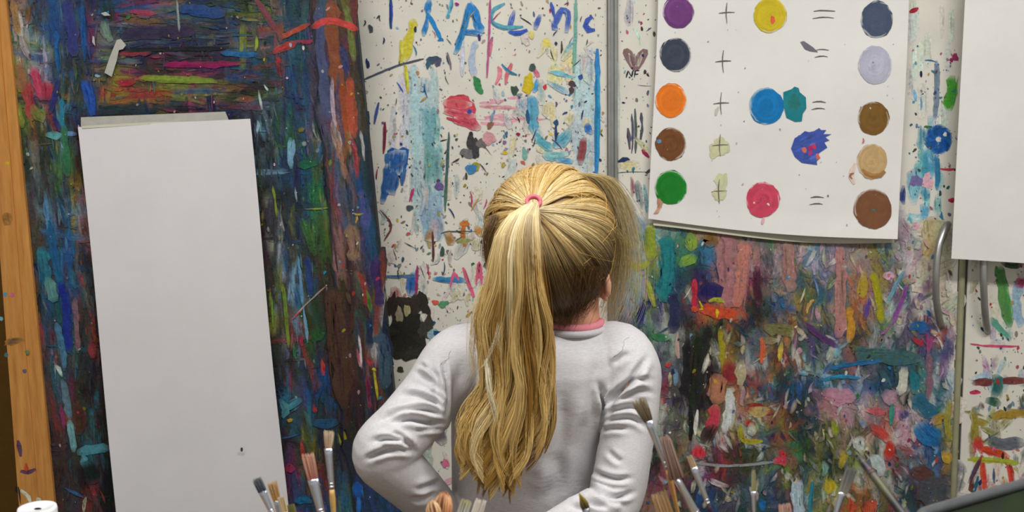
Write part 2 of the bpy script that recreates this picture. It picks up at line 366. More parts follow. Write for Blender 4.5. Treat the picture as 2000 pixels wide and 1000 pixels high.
feats = [
 ([(763, -5), (764, 30), (763, 56)], 7, (36, 66, 150)), ([(808, 36), (800, 75), (790, 122)], 16, (204, 190, 44)), ([(783, 78), (784, 104), (783, 126)], 8, (204, 186, 70)), ([(791, 126), (794, 150), (797, 182)], 7, (198, 190, 60)),
 ([(838, -4), (837, 14), (835, 28)], 12, AZ), ([(836, 25), (831, 50), (828, 70)], 11, AZ), ([(837, 28), (848, 50), (862, 78)], 7, AZ), ([(855, 80), (862, 76), (866, 80)], 6, AZ),
 ([(882, -4), (881, 14), (874, 30)], 8, TL), ([(917, 6), (908, 50), (889, 106)], 13, AZ), ([(916, 6), (930, 36), (941, 66)], 14, AZ), ([(902, 66), (920, 62), (942, 68)], 12, AZ),
 ([(1005, 20), (998, 42), (994, 63)], 10, LB), ([(994, 63), (1012, 66), (1030, 58)], 9, LB), ([(1054, 28), (1050, 42), (1045, 58)], 11, LB), ([(1076, 4), (1080, 20), (1083, 34)], 8, LB), ([(1079, 40), (1082, 52), (1088, 58)], 11, LB),
 ([(1084, 52), (1092, 26), (1104, 20), (1110, 34), (1107, 64)], 10, LB), ([(1157, 32), (1145, 42), (1146, 58), (1162, 57)], 8, LB), ([(986, 6), (962, 22), (962, 44), (988, 54), (1022, 52)], 7, TL),
 ([(958, -4), (955, 70), (951, 152)], 4, (186, 92, 128)), ([(1125, -4), (1124, 60), (1121, 142)], 6, (116, 172, 154)), ([(709, 156), (768, 131), (828, 114)], 3, (72, 80, 92)), ([(955, 80), (960, 78), (957, 110)], 5, (206, 120, 140)),
 ([(866, 198), (890, 203), (922, 204)], 15, (204, 74, 92)), ([(884, 191), (900, 188), (916, 191)], 7, (204, 74, 92)), ([(868, 214), (890, 222), (930, 226)], 13, (204, 74, 92)), ([(886, 234), (910, 238), (938, 252)], 15, (202, 72, 90)), ([(872, 230), (884, 233), (900, 240)], 7, (190, 60, 84)),
 ([(930, 78), (922, 110), (926, 150)], 12, (170, 180, 206)), ([(905, 80), (903, 120), (902, 150)], 6, (196, 200, 216)), ([(874, 102), (877, 118), (881, 136)], 5, (120, 112, 116)),
 ([(972, 130), (978, 140), (968, 165)], 6, (214, 130, 140)), ([(1000, 124), (992, 140), (986, 165)], 7, (214, 110, 120)), ([(980, 125), (994, 140), (1010, 146)], 6, (60, 130, 170)),
 ([(1042, 132), (1048, 142), (1052, 150)], 8, (214, 120, 150)), ([(1050, 155), (1046, 170), (1042, 180)], 10, (60, 150, 196)), ([(1036, 186), (1040, 215), (1044, 262)], 17, TL), ([(1044, 262), (1062, 282), (1080, 290)], 15, TL), ([(1080, 285), (1100, 272), (1112, 255)], 22, TL), ([(1070, 160), (1090, 172), (1112, 182)], 10, (140, 186, 200)), ([(1075, 140), (1100, 146), (1120, 152)], 8, (130, 180, 196)),
 ([(1086, 314), (1104, 312), (1118, 318)], 10, (74, 156, 204)), ([(1060, 300), (1080, 306), (1110, 300)], 14, (130, 190, 196)), ([(1030, 214), (1031, 230), (1032, 242)], 7, (46, 92, 140)), ([(1086, 238), (1086, 256), (1085, 276)], 6, (44, 84, 120)),
 ([(1142, 268), (1137, 292), (1133, 322)], 12, (128, 52, 64)), ([(1147, 240), (1148, 250), (1156, 262)], 14, (38, 108, 180)), ([(1167, 95), (1167, 200), (1165, 345)], 9, (48, 134, 186)), ([(1097, 80), (1097, 92), (1096, 104)], 4, (60, 56, 50)), ([(1105, 100), (1112, 88), (1124, 82)], 6, (140, 196, 190)),
 ([(776, 292), (774, 315), (772, 342)], 46, (30, 86, 158)), ([(757, 320), (752, 360), (748, 398)], 12, (34, 84, 150)), ([(770, 335), (766, 360), (764, 380)], 20, (44, 90, 150)), ([(792, 330), (786, 348), (784, 362)], 9, (60, 104, 156)),
 ([(752, 238), (751, 270), (749, 300)], 5, (126, 44, 62)), ([(740, 200), (735, 220), (731, 242)], 5, (70, 84, 140)), ([(877, 258), (873, 330), (869, 412)], 6, (74, 112, 102)), ([(808, 368), (804, 380), (800, 394)], 6, (170, 62, 92)), ([(736, 350), (735, 345), (737, 330)], 3, (140, 44, 60)),
 ([(905, 436), (904, 460), (908, 482)], 8, (190, 122, 56)), ([(898, 438), (908, 436), (916, 440)], 8, (196, 124, 54)), ([(842, 446), (838, 460), (846, 470)], 16, (164, 124, 88)), ([(872, 450), (880, 470), (886, 476)], 16, (160, 112, 60)), ([(932, 440), (934, 452), (938, 462)], 14, (200, 140, 70)), ([(844, 452), (846, 480), (846, 512)], 4, (92, 60, 56)), ([(860, 456), (880, 452), (930, 452)], 2, (80, 80, 84)),
 ([(845, 544), (870, 546), (914, 549)], 12, (50, 116, 176)), ([(880, 562), (886, 532), (896, 548)], 6, (216, 96, 140)), ([(905, 522), (914, 550), (926, 580)], 7, (222, 104, 136)), ([(930, 556), (936, 512), (941, 556)], 6, (222, 104, 136)), ([(928, 540), (936, 542), (944, 540)], 6, (222, 104, 136)),
 ([(808, 532), (806, 552), (802, 578)], 20, (44, 92, 164)), ([(744, 540), (780, 540), (820, 538)], 5, (90, 120, 150)), ([(815, 520), (814, 545), (813, 580)], 5, (130, 50, 90)), ([(742, 410), (765, 440), (750, 470)], 3, (120, 70, 60)),
 ([(768, 560), (772, 575), (770, 590)], 24, (186, 120, 120)), ([(827, 830), (830, 880), (832, 940)], 22, (176, 186, 176)), ([(862, 830), (858, 850), (866, 868)], 26, (96, 84, 92)), ([(838, 845), (842, 860), (836, 880)], 14, (100, 80, 70)),
]
dk = 'nnnkkDvPmmdhbtou'
specks(pa, 240, (940, 1185), (330, 1000), dk+'RgYlaGG', (.5, 3.0), inA, 2.6)
specks(pa, 150, (690, 1185), (-160, 0), dk, (.4, 2.6), inA, 2.4)
specks(pa, 420, (700, 1185), (0, 330), dk, (.4, 2.6), inA, 2.4)
specks(pa, 620, (700, 1185), (250, 640), dk+'RgYlaGG', (.5, 3.0), inA, 2.6)
specks(pa, 500, (700, 1185), (0, 640), 'GGaavlp', (.6, 2.6), inA, 2.4)
specks(pa, 330, (730, 960), (430, 990), dk+'RgOYlppu', (.6, 4), inA, 2.6)
specks(pa, 110, (960, 1120), (150, 340), 'tcclnmRYP', (.6, 4), inA, 2.4)
for _ in range(70):
    x, y = rng.uniform(735, 960), rng.uniform(330, 640) if rng.random() < .7 else rng.uniform(830, 980); S(pa, [(x, y), (x+rng.normal(0, 6), y+14), (x+rng.normal(0, 6), y+rng.uniform(20, 50))], rng.uniform(6, 18), C('lpevaGtuyT'[int(rng.random()*10)])*.5+C((212, 206, 194))*.5, .3, 5, .6)
for _ in range(40):
    x, y = rng.uniform(960, 1175), rng.uniform(60, 330); S(pa, [(x, y), (x+rng.normal(0, 6), y+12), (x+rng.normal(0, 8), y+rng.uniform(20, 50))], rng.uniform(5, 16), C('lptlceYT'[int(rng.random()*8)])*.4+C((212, 208, 198))*.6, .3, 5, .6)
pa.poly([(866, 198), (880, 187), (914, 187), (918, 196), (926, 202), (930, 214), (926, 228), (934, 240), (938, 252), (922, 250), (902, 246), (886, 240), (884, 228), (872, 224), (868, 212)], (204, 74, 92))
pa.poly([(757, 294), (766, 288), (778, 292), (788, 287), (799, 292), (796, 318), (790, 340), (786, 356), (778, 338), (772, 360), (766, 350), (758, 380), (748, 398), (746, 380), (750, 340)], (30, 86, 158))
for pts, w_, c_ in feats: S(pa, pts, w_, c_, .15)
for x, y, rx, ry, c_ in [(845, 117, 12, 8, (66, 84, 104)), (856, 122, 6, 9, (84, 84, 108)), (836, 126, 5, 9, (60, 100, 120)), (932, 164, 8, 14, (56, 134, 80)), (938, 176, 6, 8, (60, 140, 84)), (892, 8, 4, 4, (160, 40, 130)),
    (724, 56, 5, 8, (70, 74, 80)), (718, 124, 3.5, 9, (40, 46, 92)), (811, 57, 3, 6, (40, 50, 60)), (936, 73, 3, 7, (60, 50, 110)), (816, 142, 4, 4, (200, 130, 60)), (1032, 164, 11, 19, (206, 182, 40)), (1040, 132, 6, 9, (70, 90, 84)), (1005, 176, 9, 9, (60, 84, 70)), (1064, 170, 5, 5, (204, 56, 60)),
    (1118, 164, 8, 6, (80, 62, 68)), (1116, 176, 5, 8, (80, 62, 68)), (1134, 150, 5, 6, (60, 90, 160)), (1086, 240, 6, 6, (44, 84, 120)), (1086, 85, 3, 4, (50, 60, 100)), (917, 218, 5, 5, (60, 80, 160)), (919, 270, 5, 14, (54, 54, 58)), (925, 286, 12, 22, (64, 64, 66)), (912, 300, 12, 10, (110, 110, 108)), (940, 280, 10, 10, (120, 112, 110)), (955, 270, 14, 12, (206, 150, 156)), (957, 245, 5, 9, (140, 100, 80)),
    (930, 325, 8, 8, (150, 150, 50)), (920, 330, 12, 9, (70, 130, 180)), (858, 364, 8, 9, (104, 84, 140)), (800, 406, 7, 6, (70, 84, 84)), (864, 492, 5, 9, (64, 88, 84)), (1016, 360, 8, 10, (180, 196, 96)), (1025, 300, 5, 12, (120, 170, 160)), (1012, 262, 4, 4, (150, 40, 90)), (1038, 68, 6, 8, (214, 204, 120)), (1068, 84, 9, 9, (220, 206, 110)), (875, 32, 4, 4, TL),
    (800, 600, 30, 22, (58, 50, 44)), (792, 650, 40, 48, (46, 44, 38)), (765, 598, 12, 24, (58, 46, 40)), (826, 592, 12, 24, (50, 46, 42)), (800, 690, 28, 14, (48, 46, 40)), (832, 640, 14, 22, (62, 60, 50)), (780, 615, 8, 14, (150, 140, 116)), (795, 606, 7, 11, (170, 160, 120)), (845, 655, 10, 14, (140, 170, 178)), (858, 652, 12, 7, (40, 76, 120)), (850, 590, 7, 5, (206, 84, 70)), (866, 594, 10, 7, (90, 150, 110)), (900, 640, 12, 9, (90, 150, 190)), (782, 722, 7, 6, (60, 64, 48)), (905, 470, 14, 6, (150, 150, 96)), (826, 906, 5, 10, (50, 46, 110)), (870, 905, 8, 8, (206, 110, 140)), (876, 940, 10, 6, (216, 170, 180))]:
    pa.blob(x, y, rx, ry, c_, rng.normal(0, .2), .22)
for _ in range(70):
    x, y = rng.uniform(705, 1180), rng.uniform(0, 640); a = rng.normal(1.5, .6); L = rng.uniform(8, 30)
    S(pa, [(x, y), (x+math.cos(a)*L*.5+rng.normal(0, 1.5), y+math.sin(a)*L*.5), (x+math.cos(a)*L, y+math.sin(a)*L)], rng.uniform(1.2, 3), C(dk[int(rng.random()*len(dk))])*1.1, .3)
pa.build('paint_splashes', MAT['paint'], doorA)

# ---- paint on the second door
pb = Paint(YD)
GB = ['lT ycwl ttyg us ssG vGg sgG ysw GwT Ts Tl ptwR weu we', 'Gly ycl tgy ctd s dsp vsp spwb pvT sslu Tyun pwT euw ew', 'Tl ytp tnd nnm s dhm aTv ydb Tbt sOT uyP wtPe ewB ew',
      'vGnp nyt nDw ROn sRO doh Dab ODt Tub sOu Pywl ywP ewl ew', 'vG nvwg wgDh koD oku TdP oOa Pdo PdT soy dTw PDw bmRP wpn', 'v vng vDG kkw ukwR dvw ROdo obw dwG sBT dTd dTt TPt wlu',
      'v vnR Dvkw kko uBR dRv dbo Dbo obl pbl dbT dkw wttP wlB', 'v wedo vDa kou suw wGy Rud boD sps psw saT pGw wtd wyp', 'v wegd Doa kew mhwk wdby RaBn ogd aoy sao Rwa pRw bnwt uyu',
      'd dh oueT hwm hmR ody ygbw oyd ody oyw wdgR RTvb vDbw ubo', 'Ps Bms mdn bnd dD dT dGR tloy yuw uOd wdo doD DBB uDpw', 'sB sB BgD db Dwd DTn nmDb ltw uyo ROo dRo dwb DvD DwR']
atB = grid_at(GB, 1200, 430, 50, 50)
def inB(x, y):
    if not (1209 < x < 1862): return False
    if y < 430: return False
    if x > 1770 and y < 640: return rng.random() < .22
    if x > 1820 and y < 760: return rng.random() < .5
    if x < 1240 and y < 480: return rng.random() < .3
    return True
vert = lambda x, y: math.pi/2+rng.normal(0, .25) if rng.random() < .75 else rng.uniform(0, math.pi)
fill(pb, atB, 1500, (1209, 1870), (436, 1040), (18, 44), (36, 100), vert, inB, 8, (.1, .6), .14, .8, .6)
fill(pb, atB, 1700, (1209, 1870), (436, 1040), (9, 22), (20, 70), vert, inB, 9, (.1, .9), .14, .62, .75)
fill(pb, atB, 1300, (1209, 1870), (436, 1040), (3, 9), (8, 36), vert, inB, 12, (.1, 1.0), .14, .55, .85)
Fb = [([(1418, 455), (1422, 520), (1428, 600)], 42, 's'), ([(1455, 470), (1450, 540), (1440, 600)], 26, (176, 126, 118)), ([(1540, 470), (1542, 520), (1545, 570)], 26, 's'), ([(1268, 436), (1270, 470), (1272, 510)], 20, (140, 158, 44)), ([(1228, 510), (1246, 522), (1270, 512)], 18, (158, 164, 44)), ([(1345, 455), (1352, 475), (1346, 490)], 20, (140, 168, 60)), ([(1326, 520), (1345, 508), (1358, 496)], 18, (130, 160, 60)), ([(1302, 460), (1304, 520), (1296, 590)], 32, (30, 104, 128)), ([(1376, 455), (1388, 466), (1380, 480)], 24, (124, 94, 36)),
 ([(1262, 545), (1270, 570), (1278, 600)], 12, (172, 172, 60)), ([(1356, 545), (1358, 570), (1354, 606)], 9, (184, 44, 66)), ([(1385, 552), (1388, 570), (1384, 592)], 36, (34, 32, 84)), ([(1370, 600), (1400, 608), (1445, 618)], 18, (204, 76, 50)), ([(1384, 588), (1400, 584), (1415, 590)], 8, (150, 164, 50)), ([(1350, 600), (1356, 604), (1366, 604)], 10, (210, 80, 44)), ([(1366, 588), (1372, 602), (1366, 604)], 4, 'Y'), ([(1400, 604), (1401, 612), (1400, 620)], 6, 'Y'),
 ([(1254, 590), (1252, 610), (1250, 640)], 12, 'n'), ([(1309, 570), (1316, 600), (1312, 650)], 22, (38, 42, 84)), ([(1275, 655), (1290, 660), (1312, 658)], 12, (46, 112, 84)), ([(1345, 660), (1340, 720), (1338, 780)], 20, 'k'), ([(1364, 650), (1360, 720), (1352, 800)], 18, (36, 34, 34)), ([(1385, 640), (1374, 700), (1362, 790)], 15, (34, 32, 34)), ([(1384, 690), (1378, 710), (1372, 730)], 10, 'w'), ([(1405, 640), (1410, 680), (1414, 720)], 14, (160, 146, 36)), ([(1480, 520), (1478, 560), (1484, 590)], 12, (66, 34, 54)), ([(1324, 650), (1322, 680), (1326, 700)], 9, (190, 160, 150)),
 ([(1420, 700), (1424, 730), (1428, 752)], 28, (140, 50, 38)), ([(1446, 702), (1446, 728), (1444, 752)], 19, (186, 172, 132)), ([(1405, 730), (1402, 760), (1398, 790)], 30, (178, 122, 92)), ([(1424, 758), (1424, 800), (1416, 846)], 22, (212, 212, 208)), ([(1428, 770), (1430, 800), (1426, 840)], 12, (222, 222, 220)), ([(1398, 790), (1394, 820), (1388, 850)], 24, (204, 56, 84)), ([(1396, 830), (1384, 850), (1376, 868)], 24, (54, 32, 36)), ([(1370, 870), (1366, 884), (1364, 896)], 26, (206, 40, 62)), ([(1348, 790), (1350, 830), (1348, 860)], 8, 'k'), ([(1362, 800), (1360, 825), (1358, 850)], 7, 'w'),
 ([(1360, 905), (1430, 910), (1515, 902)], 5, (150, 156, 156)), ([(1510, 902), (1526, 898), (1538, 906)], 16, (214, 60, 84)), ([(1388, 935), (1400, 944), (1424, 950)], 13, (206, 192, 184)), ([(1522, 880), (1530, 888), (1534, 884)], 8, (204, 50, 70)), ([(1455, 798), (1480, 796), (1510, 808)], 18, (150, 52, 34)), ([(1462, 800), (1482, 806), (1504, 800)], 18, (196, 166, 108)), ([(1455, 820), (1462, 828), (1470, 826)], 16, (176, 44, 40)), ([(1446, 830), (1452, 860), (1490, 862)], 9, (156, 150, 50)), ([(1470, 825), (1468, 840), (1474, 850)], 18, (196, 194, 190)),
 ([(1482, 660), (1500, 668), (1520, 662)], 18, (136, 130, 84)), ([(1492, 640), (1530, 644), (1550, 650)], 22, (110, 108, 70)), ([(1526, 666), (1524, 690), (1524, 706)], 10, (196, 176, 70)), ([(1488, 660), (1490, 690), (1486, 710)], 8, (204, 92, 66)), ([(1572, 630), (1600, 655), (1640, 680)], 13, (96, 58, 106)), ([(1575, 612), (1582, 592), (1590, 586)], 8, (190, 160, 90)), ([(1640, 480), (1642, 560), (1640, 660)], 24, (166, 126, 114)), ([(1655, 600), (1662, 630), (1658, 670)], 16, (196, 140, 50)), ([(1688, 530), (1684, 570), (1690, 580)], 16, (168, 146, 40)), ([(1704, 530), (1716, 580), (1722, 632)], 14, (158, 158, 36)), ([(1698, 580), (1694, 600), (1688, 625)], 12, (96, 66, 130)), ([(1725, 535), (1740, 540), (1748, 536)], 20, (218, 176, 200)),
 ([(1774, 552), (1760, 592), (1742, 632)], 10, (134, 70, 136)), ([(1742, 632), (1730, 648), (1720, 652)], 6, (150, 90, 146)), ([(1765, 530), (1750, 556), (1734, 590)], 7, (110, 150, 168)), ([(1670, 690), (1720, 694), (1800, 700)], 24, (66, 104, 104)), ([(1620, 720), (1660, 712), (1720, 705)], 8, (40, 104, 150)), ([(1604, 742), (1640, 735), (1680, 738)], 7, (56, 130, 176)), ([(1775, 642), (1796, 636), (1812, 646)], 20, (28, 88, 160)), ([(1780, 660), (1796, 668), (1804, 676)], 12, (170, 50, 66)), ([(1812, 650), (1816, 670), (1812, 690)], 12, (160, 70, 120)), ([(1812, 690), (1816, 730), (1814, 780)], 13, (124, 92, 108)),
 ([(1766, 716), (1764, 745), (1756, 772)], 16, (214, 208, 196)), ([(1780, 724), (1790, 745), (1786, 770)], 22, (36, 108, 126)), ([(1790, 770), (1800, 790), (1830, 808)], 34, (40, 100, 118)), ([(1795, 825), (1810, 850), (1836, 868)], 32, (30, 98, 166)), ([(1762, 800), (1766, 812), (1770, 818)], 22, (72, 72, 130)), ([(1605, 765), (1640, 775), (1670, 770)], 26, (188, 140, 156)), ([(1725, 765), (1740, 775), (1752, 780)], 30, (176, 140, 160)), ([(1690, 800), (1710, 804), (1732, 806)], 14, (196, 86, 96)), ([(1700, 830), (1722, 846), (1734, 862)], 16, (198, 70, 54)), ([(1736, 862), (1740, 880), (1732, 900)], 18, (200, 56, 36)), ([(1742, 790), (1742, 810), (1740, 830)], 9, (60, 130, 120)), ([(1680, 850), (1676, 865), (1684, 880)], 24, (204, 206, 200)),
 ([(1700, 890), (1716, 905), (1722, 930)], 24, (186, 192, 186)), ([(1626, 820), (1632, 840), (1630, 850)], 14, (150, 162, 50)), ([(1616, 935), (1622, 950), (1616, 965)], 26, (190, 160, 36)), ([(1640, 880), (1650, 896), (1640, 915)], 20, (176, 166, 50)), ([(1608, 900), (1612, 915), (1606, 930)], 16, (130, 170, 160)), ([(1780, 920), (1800, 925), (1825, 930)], 26, (98, 62, 50)), ([(1790, 960), (1820, 962), (1858, 968)], 44, (76, 68, 74)), ([(1842, 880), (1850, 895), (1848, 905)], 18, (196, 160, 60)), ([(1820, 825), (1840, 815), (1862, 812)], 20, (168, 140, 50)), ([(1855, 780), (1850, 830), (1858, 860)], 14, (150, 140, 60)), ([(1660, 970), (1664, 985), (1658, 1010)], 16, (200, 76, 50)), ([(1692, 980), (1700, 990), (1698, 1010)], 22, (196, 82, 60)), ([(1560, 935), (1556, 970), (1564, 1010)], 20, (178, 206, 214)), ([(1588, 940), (1584, 975), (1580, 1010)], 8, (56, 124, 150)), ([(1484, 975), (1490, 985), (1488, 1000)], 12, (40, 110, 180)), ([(1304, 708), (1306, 714), (1308, 716)], 12, (206, 48, 36))]
for _ in range(260):
    x, y = rng.uniform(1285, 1862), rng.uniform(470, 1000)
    if x < 1560 and y < 650: continue
    a = rng.normal(1.5, .5); L = rng.uniform(5, 18); S(pb, [(x-math.cos(a)*L, y-math.sin(a)*L), (x+rng.normal(0, 2), y), (x+math.cos(a)*L, y+math.sin(a)*L)], rng.uniform(3, 11), C('wwwweelppGT'[int(rng.random()*11)])*rng.uniform(.82, 1.), .3, 6, .8)
for pts, w_, c_ in Fb: S(pb, pts, w_, c_, .15, 6)
specks(pb, 420, (1209, 1870), (450, 1010), 'wwwekYypRmgbcnn', (.8, 3.4), None, 2.2)
pb.build('paint_daubs', MAT['paint'], doorB)
pb = Paint(YD)
# strips beside the poster
S(pb, [(1229, -6), (1229, 25), (1228, 52)], 18, (162, 162, 168), .3); S(pb, [(1236, 56), (1246, 66), (1250, 88)], 5, (176, 200, 184), .5)
HT = (134, 106, 106)
pb.poly([(1240, 112), (1247, 102), (1256, 95), (1265, 97), (1266, 106), (1258, 122), (1250, 134), (1240, 141), (1232, 134), (1222, 118), (1216, 104), (1218, 96), (1226, 94), (1234, 100)], HT, 2)
for q in range(9): x = rng.uniform(1225, 1256); S(pb, [(x, 104), (x*.7+1240*.3, 116), (x*.4+1240*.6, 130)], 5, C(HT)*rng.uniform(.86, 1.12), .5, 4, .8)
for q in ([(1223, 152), (1225, 144), (1227, 138)], [(1227, 138), (1231, 146), (1234, 151)], [(1234, 151), (1235, 143), (1237, 137)], [(1239, 152), (1240, 144), (1241, 138)], [(1241, 138), (1245, 138), (1249, 137)], [(1240, 145), (1244, 145), (1247, 144)]): S(pb, q, 2.6, (44, 40, 60), .1, 2)
for x, y0, y1 in ((1226, 250, 292), (1234, 222, 300), (1240, 212, 300), (1252, 220, 276), (1230, 262, 280)): S(pb, [(x, y0), (x+2, (y0+y1)/2), (x+rng.normal(1, 2), y1)], rng.uniform(4, 7), (88, 86, 100), .3)
for pts, w_, c_ in [([(1240, 268), (1256, 284), (1268, 300)], 12, (214, 208, 160)), ([(1254, 292), (1260, 300), (1268, 308)], 6, (170, 40, 90)), ([(1206, 322), (1226, 324), (1250, 322)], 26, (214, 204, 136)), ([(1206, 316), (1222, 310), (1230, 312)], 8, (40, 52, 96)), ([(1206, 338), (1230, 336), (1262, 336)], 2, (70, 74, 80)), ([(1232, 345), (1236, 362), (1234, 384)], 10, (120, 50, 60)), ([(1244, 352), (1248, 380), (1254, 410)], 14, (120, 128, 140)), ([(1226, 380), (1230, 400), (1240, 418)], 20, (176, 184, 190)), ([(1258, 360), (1262, 390), (1264, 415)], 8, (150, 190, 190)), ([(1245, 166), (1256, 168), (1272, 168)], 1.6, (120, 124, 130)), ([(1262, 62), (1268, 57), (1272, 54)], 2.4, (70, 70, 84)), ([(1207, 120), (1208, 200), (1206, 280)], 5, (196, 206, 190))]: S(pb, pts, w_, c_, .3)
specks(pb, 110, (1210, 1285), (0, 430), dk+'tggl', (.8, 3.2), None, 2.2)
for _ in range(30):
    x, y = rng.uniform(1775, 1835), rng.uniform(225, 430); S(pb, [(x, y), (x+rng.normal(0, 4), y+22), (x, y+rng.uniform(30, 60))], rng.uniform(6, 18), C((128, 184, 196) if rng.random() < .6 else (70, 146, 170))*rng.uniform(.9, 1.15), .5)
for _ in range(14):
    x, y = rng.uniform(1775, 1860), rng.uniform(0, 220); S(pb, [(x, y), (x, y+30), (x, y+70)], rng.uniform(8, 20), C((206, 216, 206))*rng.uniform(.96, 1.03), .4)
for pts, w_, c_ in [([(1776, 24), (1786, 20), (1794, 16)], 8, (170, 40, 64)), ([(1829, 118), (1830, 170), (1826, 236)], 10, (110, 124, 140)), ([(1806, 118), (1816, 118), (1830, 122)], 3, (60, 100, 150)), ([(1862, 148), (1858, 180), (1852, 216)], 22, (64, 150, 46)), ([(1846, 186), (1850, 200), (1852, 212)], 12, (70, 156, 50)), ([(1785, 175), (1787, 185), (1788, 198)], 5, (120, 176, 206)), ([(1798, 190), (1800, 205), (1798, 215)], 5, (130, 176, 206)), ([(1828, 300), (1832, 340), (1830, 372)], 11, (46, 116, 160)), ([(1808, 300), (1806, 330), (1810, 350)], 10, (60, 150, 170)), ([(1800, 398), (1806, 415), (1802, 430)], 14, (90, 166, 196)), ([(1764, 362), (1762, 385), (1764, 400)], 12, (40, 60, 120)), ([(1770, 446), (1785, 442), (1798, 438)], 14, (222, 168, 184)), ([(1836, 330), (1850, 331), (1866, 330)], 5, (190, 54, 76)), ([(1852, 392), (1860, 391), (1864, 391)], 8, (190, 44, 74)), ([(1776, 420), (1792, 426), (1800, 420)], 12, (190, 214, 216))]: S(pb, pts, w_, c_, .25)
for a in np.linspace(0, 6.28, 26): S(pb, [(1833+math.cos(a)*6, 272+math.sin(a)*6), (1833+math.cos(a+.5)*18, 272+math.sin(a+.5)*19), (1833+math.cos(a+1)*26, 272+math.sin(a+1)*28)], 12, C((26, 92, 164))*rng.uniform(.8, 1.15), .2)
for x, y, rx, ry, c_ in [(1846, 262, 5, 4, 'w'), (1812, 248, 8, 3, (70, 110, 60)), (1790, 354, 14, 12, (120, 110, 160)), (1812, 354, 12, 14, (222, 176, 186)), (1788, 458, 8, 9, (196, 50, 50)), (1790, 462, 4, 5, 'w'), (1866, 112, 7, 7, (160, 50, 100)), (1858, 118, 4, 4, (150, 40, 90)), (1800, 558, 8, 8, (110, 78, 40)), (1806, 550, 5, 5, (150, 120, 60)), (1784, 505, 4, 12, (60, 90, 90)), (1856, 640, 7, 6, (190, 70, 64)), (1838, 660, 10, 14, (206, 150, 184)), (1868, 600, 7, 7, (150, 156, 146)), (1815, 486, 9, 8, (120, 140, 110))]: pb.blob(x, y, rx, ry, c_, 0, .25)
for y in (500, 560, 600): S(pb, [(1856, y), (1854, y+20), (1856, y+40)], 14, (206, 194, 140), .6)
S(pb, [(1832, 680), (1846, 664), (1862, 650)], 4, (76, 66, 130), .2)
specks(pb, 120, (1776, 1868), (90, 460), dk+'mmtcc', (.8, 3.4), None, 2.2)
pb.build('paint_daubs', MAT['paint'], doorB)

# ---- paint on the third door
pc = Paint(YD)
GC = ['ew wg', 'ew wl', 'w wg', 'wp wml', 'wl lTw', 'BwT Btd', 'udy uyw', 'uRw vTR', 'wRy Rwy', 'wRP wR']
atC = grid_at(GC, 1890, 510, 60, 50)
XCp = 1893
fill(pc, atC, 300, (XCp, 2060), (500, 1040), (5, 18), (14, 50), vert, lambda x, y: x > XCp+6 and rng.random() < (.25 if y < 700 else .75), 10, (.2, 1.))
for pts, w_, c_ in [([(1952, 520), (1960, 570), (1972, 640)], 20, (62, 132, 62)), ([(1945, 520), (1954, 560), (1958, 590)], 8, (90, 150, 80)), ([(1935, 620), (1955, 645), (1975, 662)], 12, (96, 150, 140)), ([(1955, 514), (1975, 518), (2000, 516)], 14, (40, 66, 44)), ([(1990, 550), (1985, 590), (1992, 640)], 16, (150, 184, 190)), ([(1984, 560), (1996, 552), (2010, 550)], 20, (186, 70, 110)), ([(1895, 672), (1930, 676), (1990, 676)], 5, (200, 80, 120)), ([(1899, 748), (1940, 746), (2010, 742)], 13, (112, 56, 48)), ([(1945, 730), (1950, 750), (1940, 780)], 22, (44, 90, 96)), ([(1925, 780), (1940, 784), (1955, 790)], 14, (40, 76, 76)), ([(1894, 768), (1905, 766), (1915, 768)], 9, (210, 60, 100)), ([(1935, 812), (1970, 810), (2010, 806)], 17, (170, 134, 44)), ([(1899, 800), (1905, 830), (1900, 860)], 12, (158, 136, 50)), ([(1905, 820), (1920, 826), (1930, 830)], 16, (150, 140, 56)), ([(1930, 860), (1960, 868), (2000, 862)], 26, (92, 92, 106)), ([(1908, 852), (1912, 870), (1922, 886)], 18, (200, 58, 44)), ([(1918, 876), (1940, 882), (1972, 894)], 14, (196, 62, 40)), ([(1918, 886), (1920, 920), (1924, 965)], 11, (202, 60, 46)), ([(1968, 894), (1974, 925), (1978, 958)], 12, (206, 64, 44)), ([(1890, 898), (1930, 898), (1990, 904)], 9, (164, 168, 56)), ([(1918, 890), (1904, 920), (1892, 945)], 10, (78, 44, 76)), ([(1910, 930), (1904, 955), (1900, 972)], 8, (44, 104, 120)), ([(1900, 930), (1896, 950), (1902, 965)], 12, (92, 48, 46)), ([(1941, 915), (1941, 930), (1942, 945)], 6, (96, 110, 130)), ([(1898, 865), (1906, 880), (1900, 885)], 5, (204, 80, 120))]: S(pc, pts, w_, c_, .2, 6)
specks(pc, 260, (XCp+5, 2060), (515, 1000), dk+'mmxxRlg', (.8, 3.6), None, 2.2)
pc.build('paint_strokes', MAT['paint'], doorC)

# ------------------------------------------------------------------ painted board on the left
board = empty('painting_board', P(400, 1500, YB)*[1, 1, 0], 'tall dark wooden painting board crusted with old paint, holding a blank sheet', 'board')
def quad(pts, Y, th): return prism([P(x, y, Y) for x, y in pts], th)
def lerpx(a, b, y): return a[0]+(b[0]-a[0])*(y-a[1])/(b[1]-a[1])
Lp = ((12, 0), (108, 1000)); Rp = ((692, 0), (793, 1000)); Ri = ((607, 0), (690, 1000)); L0 = ((-38, 0), (38, 1000)); Lm = ((-6, 0), (76, 1000))
TOP, BOT = -330, 2000
ln = lambda l, y: (lerpx(*l, y), y)
panel = mk('panel', *quad([ln(Lp, TOP), ln(Ri, TOP), ln(Ri, BOT), ln(Lp, BOT)], YB, .02), MAT['darkboard'], board)
YS = YB-.006
stile = mk('stile', *quad([ln(Ri, TOP), ln(Rp, TOP), ln(Rp, 636), ln(Ri, 641)], YS, .03), MAT['darkboard'], board)
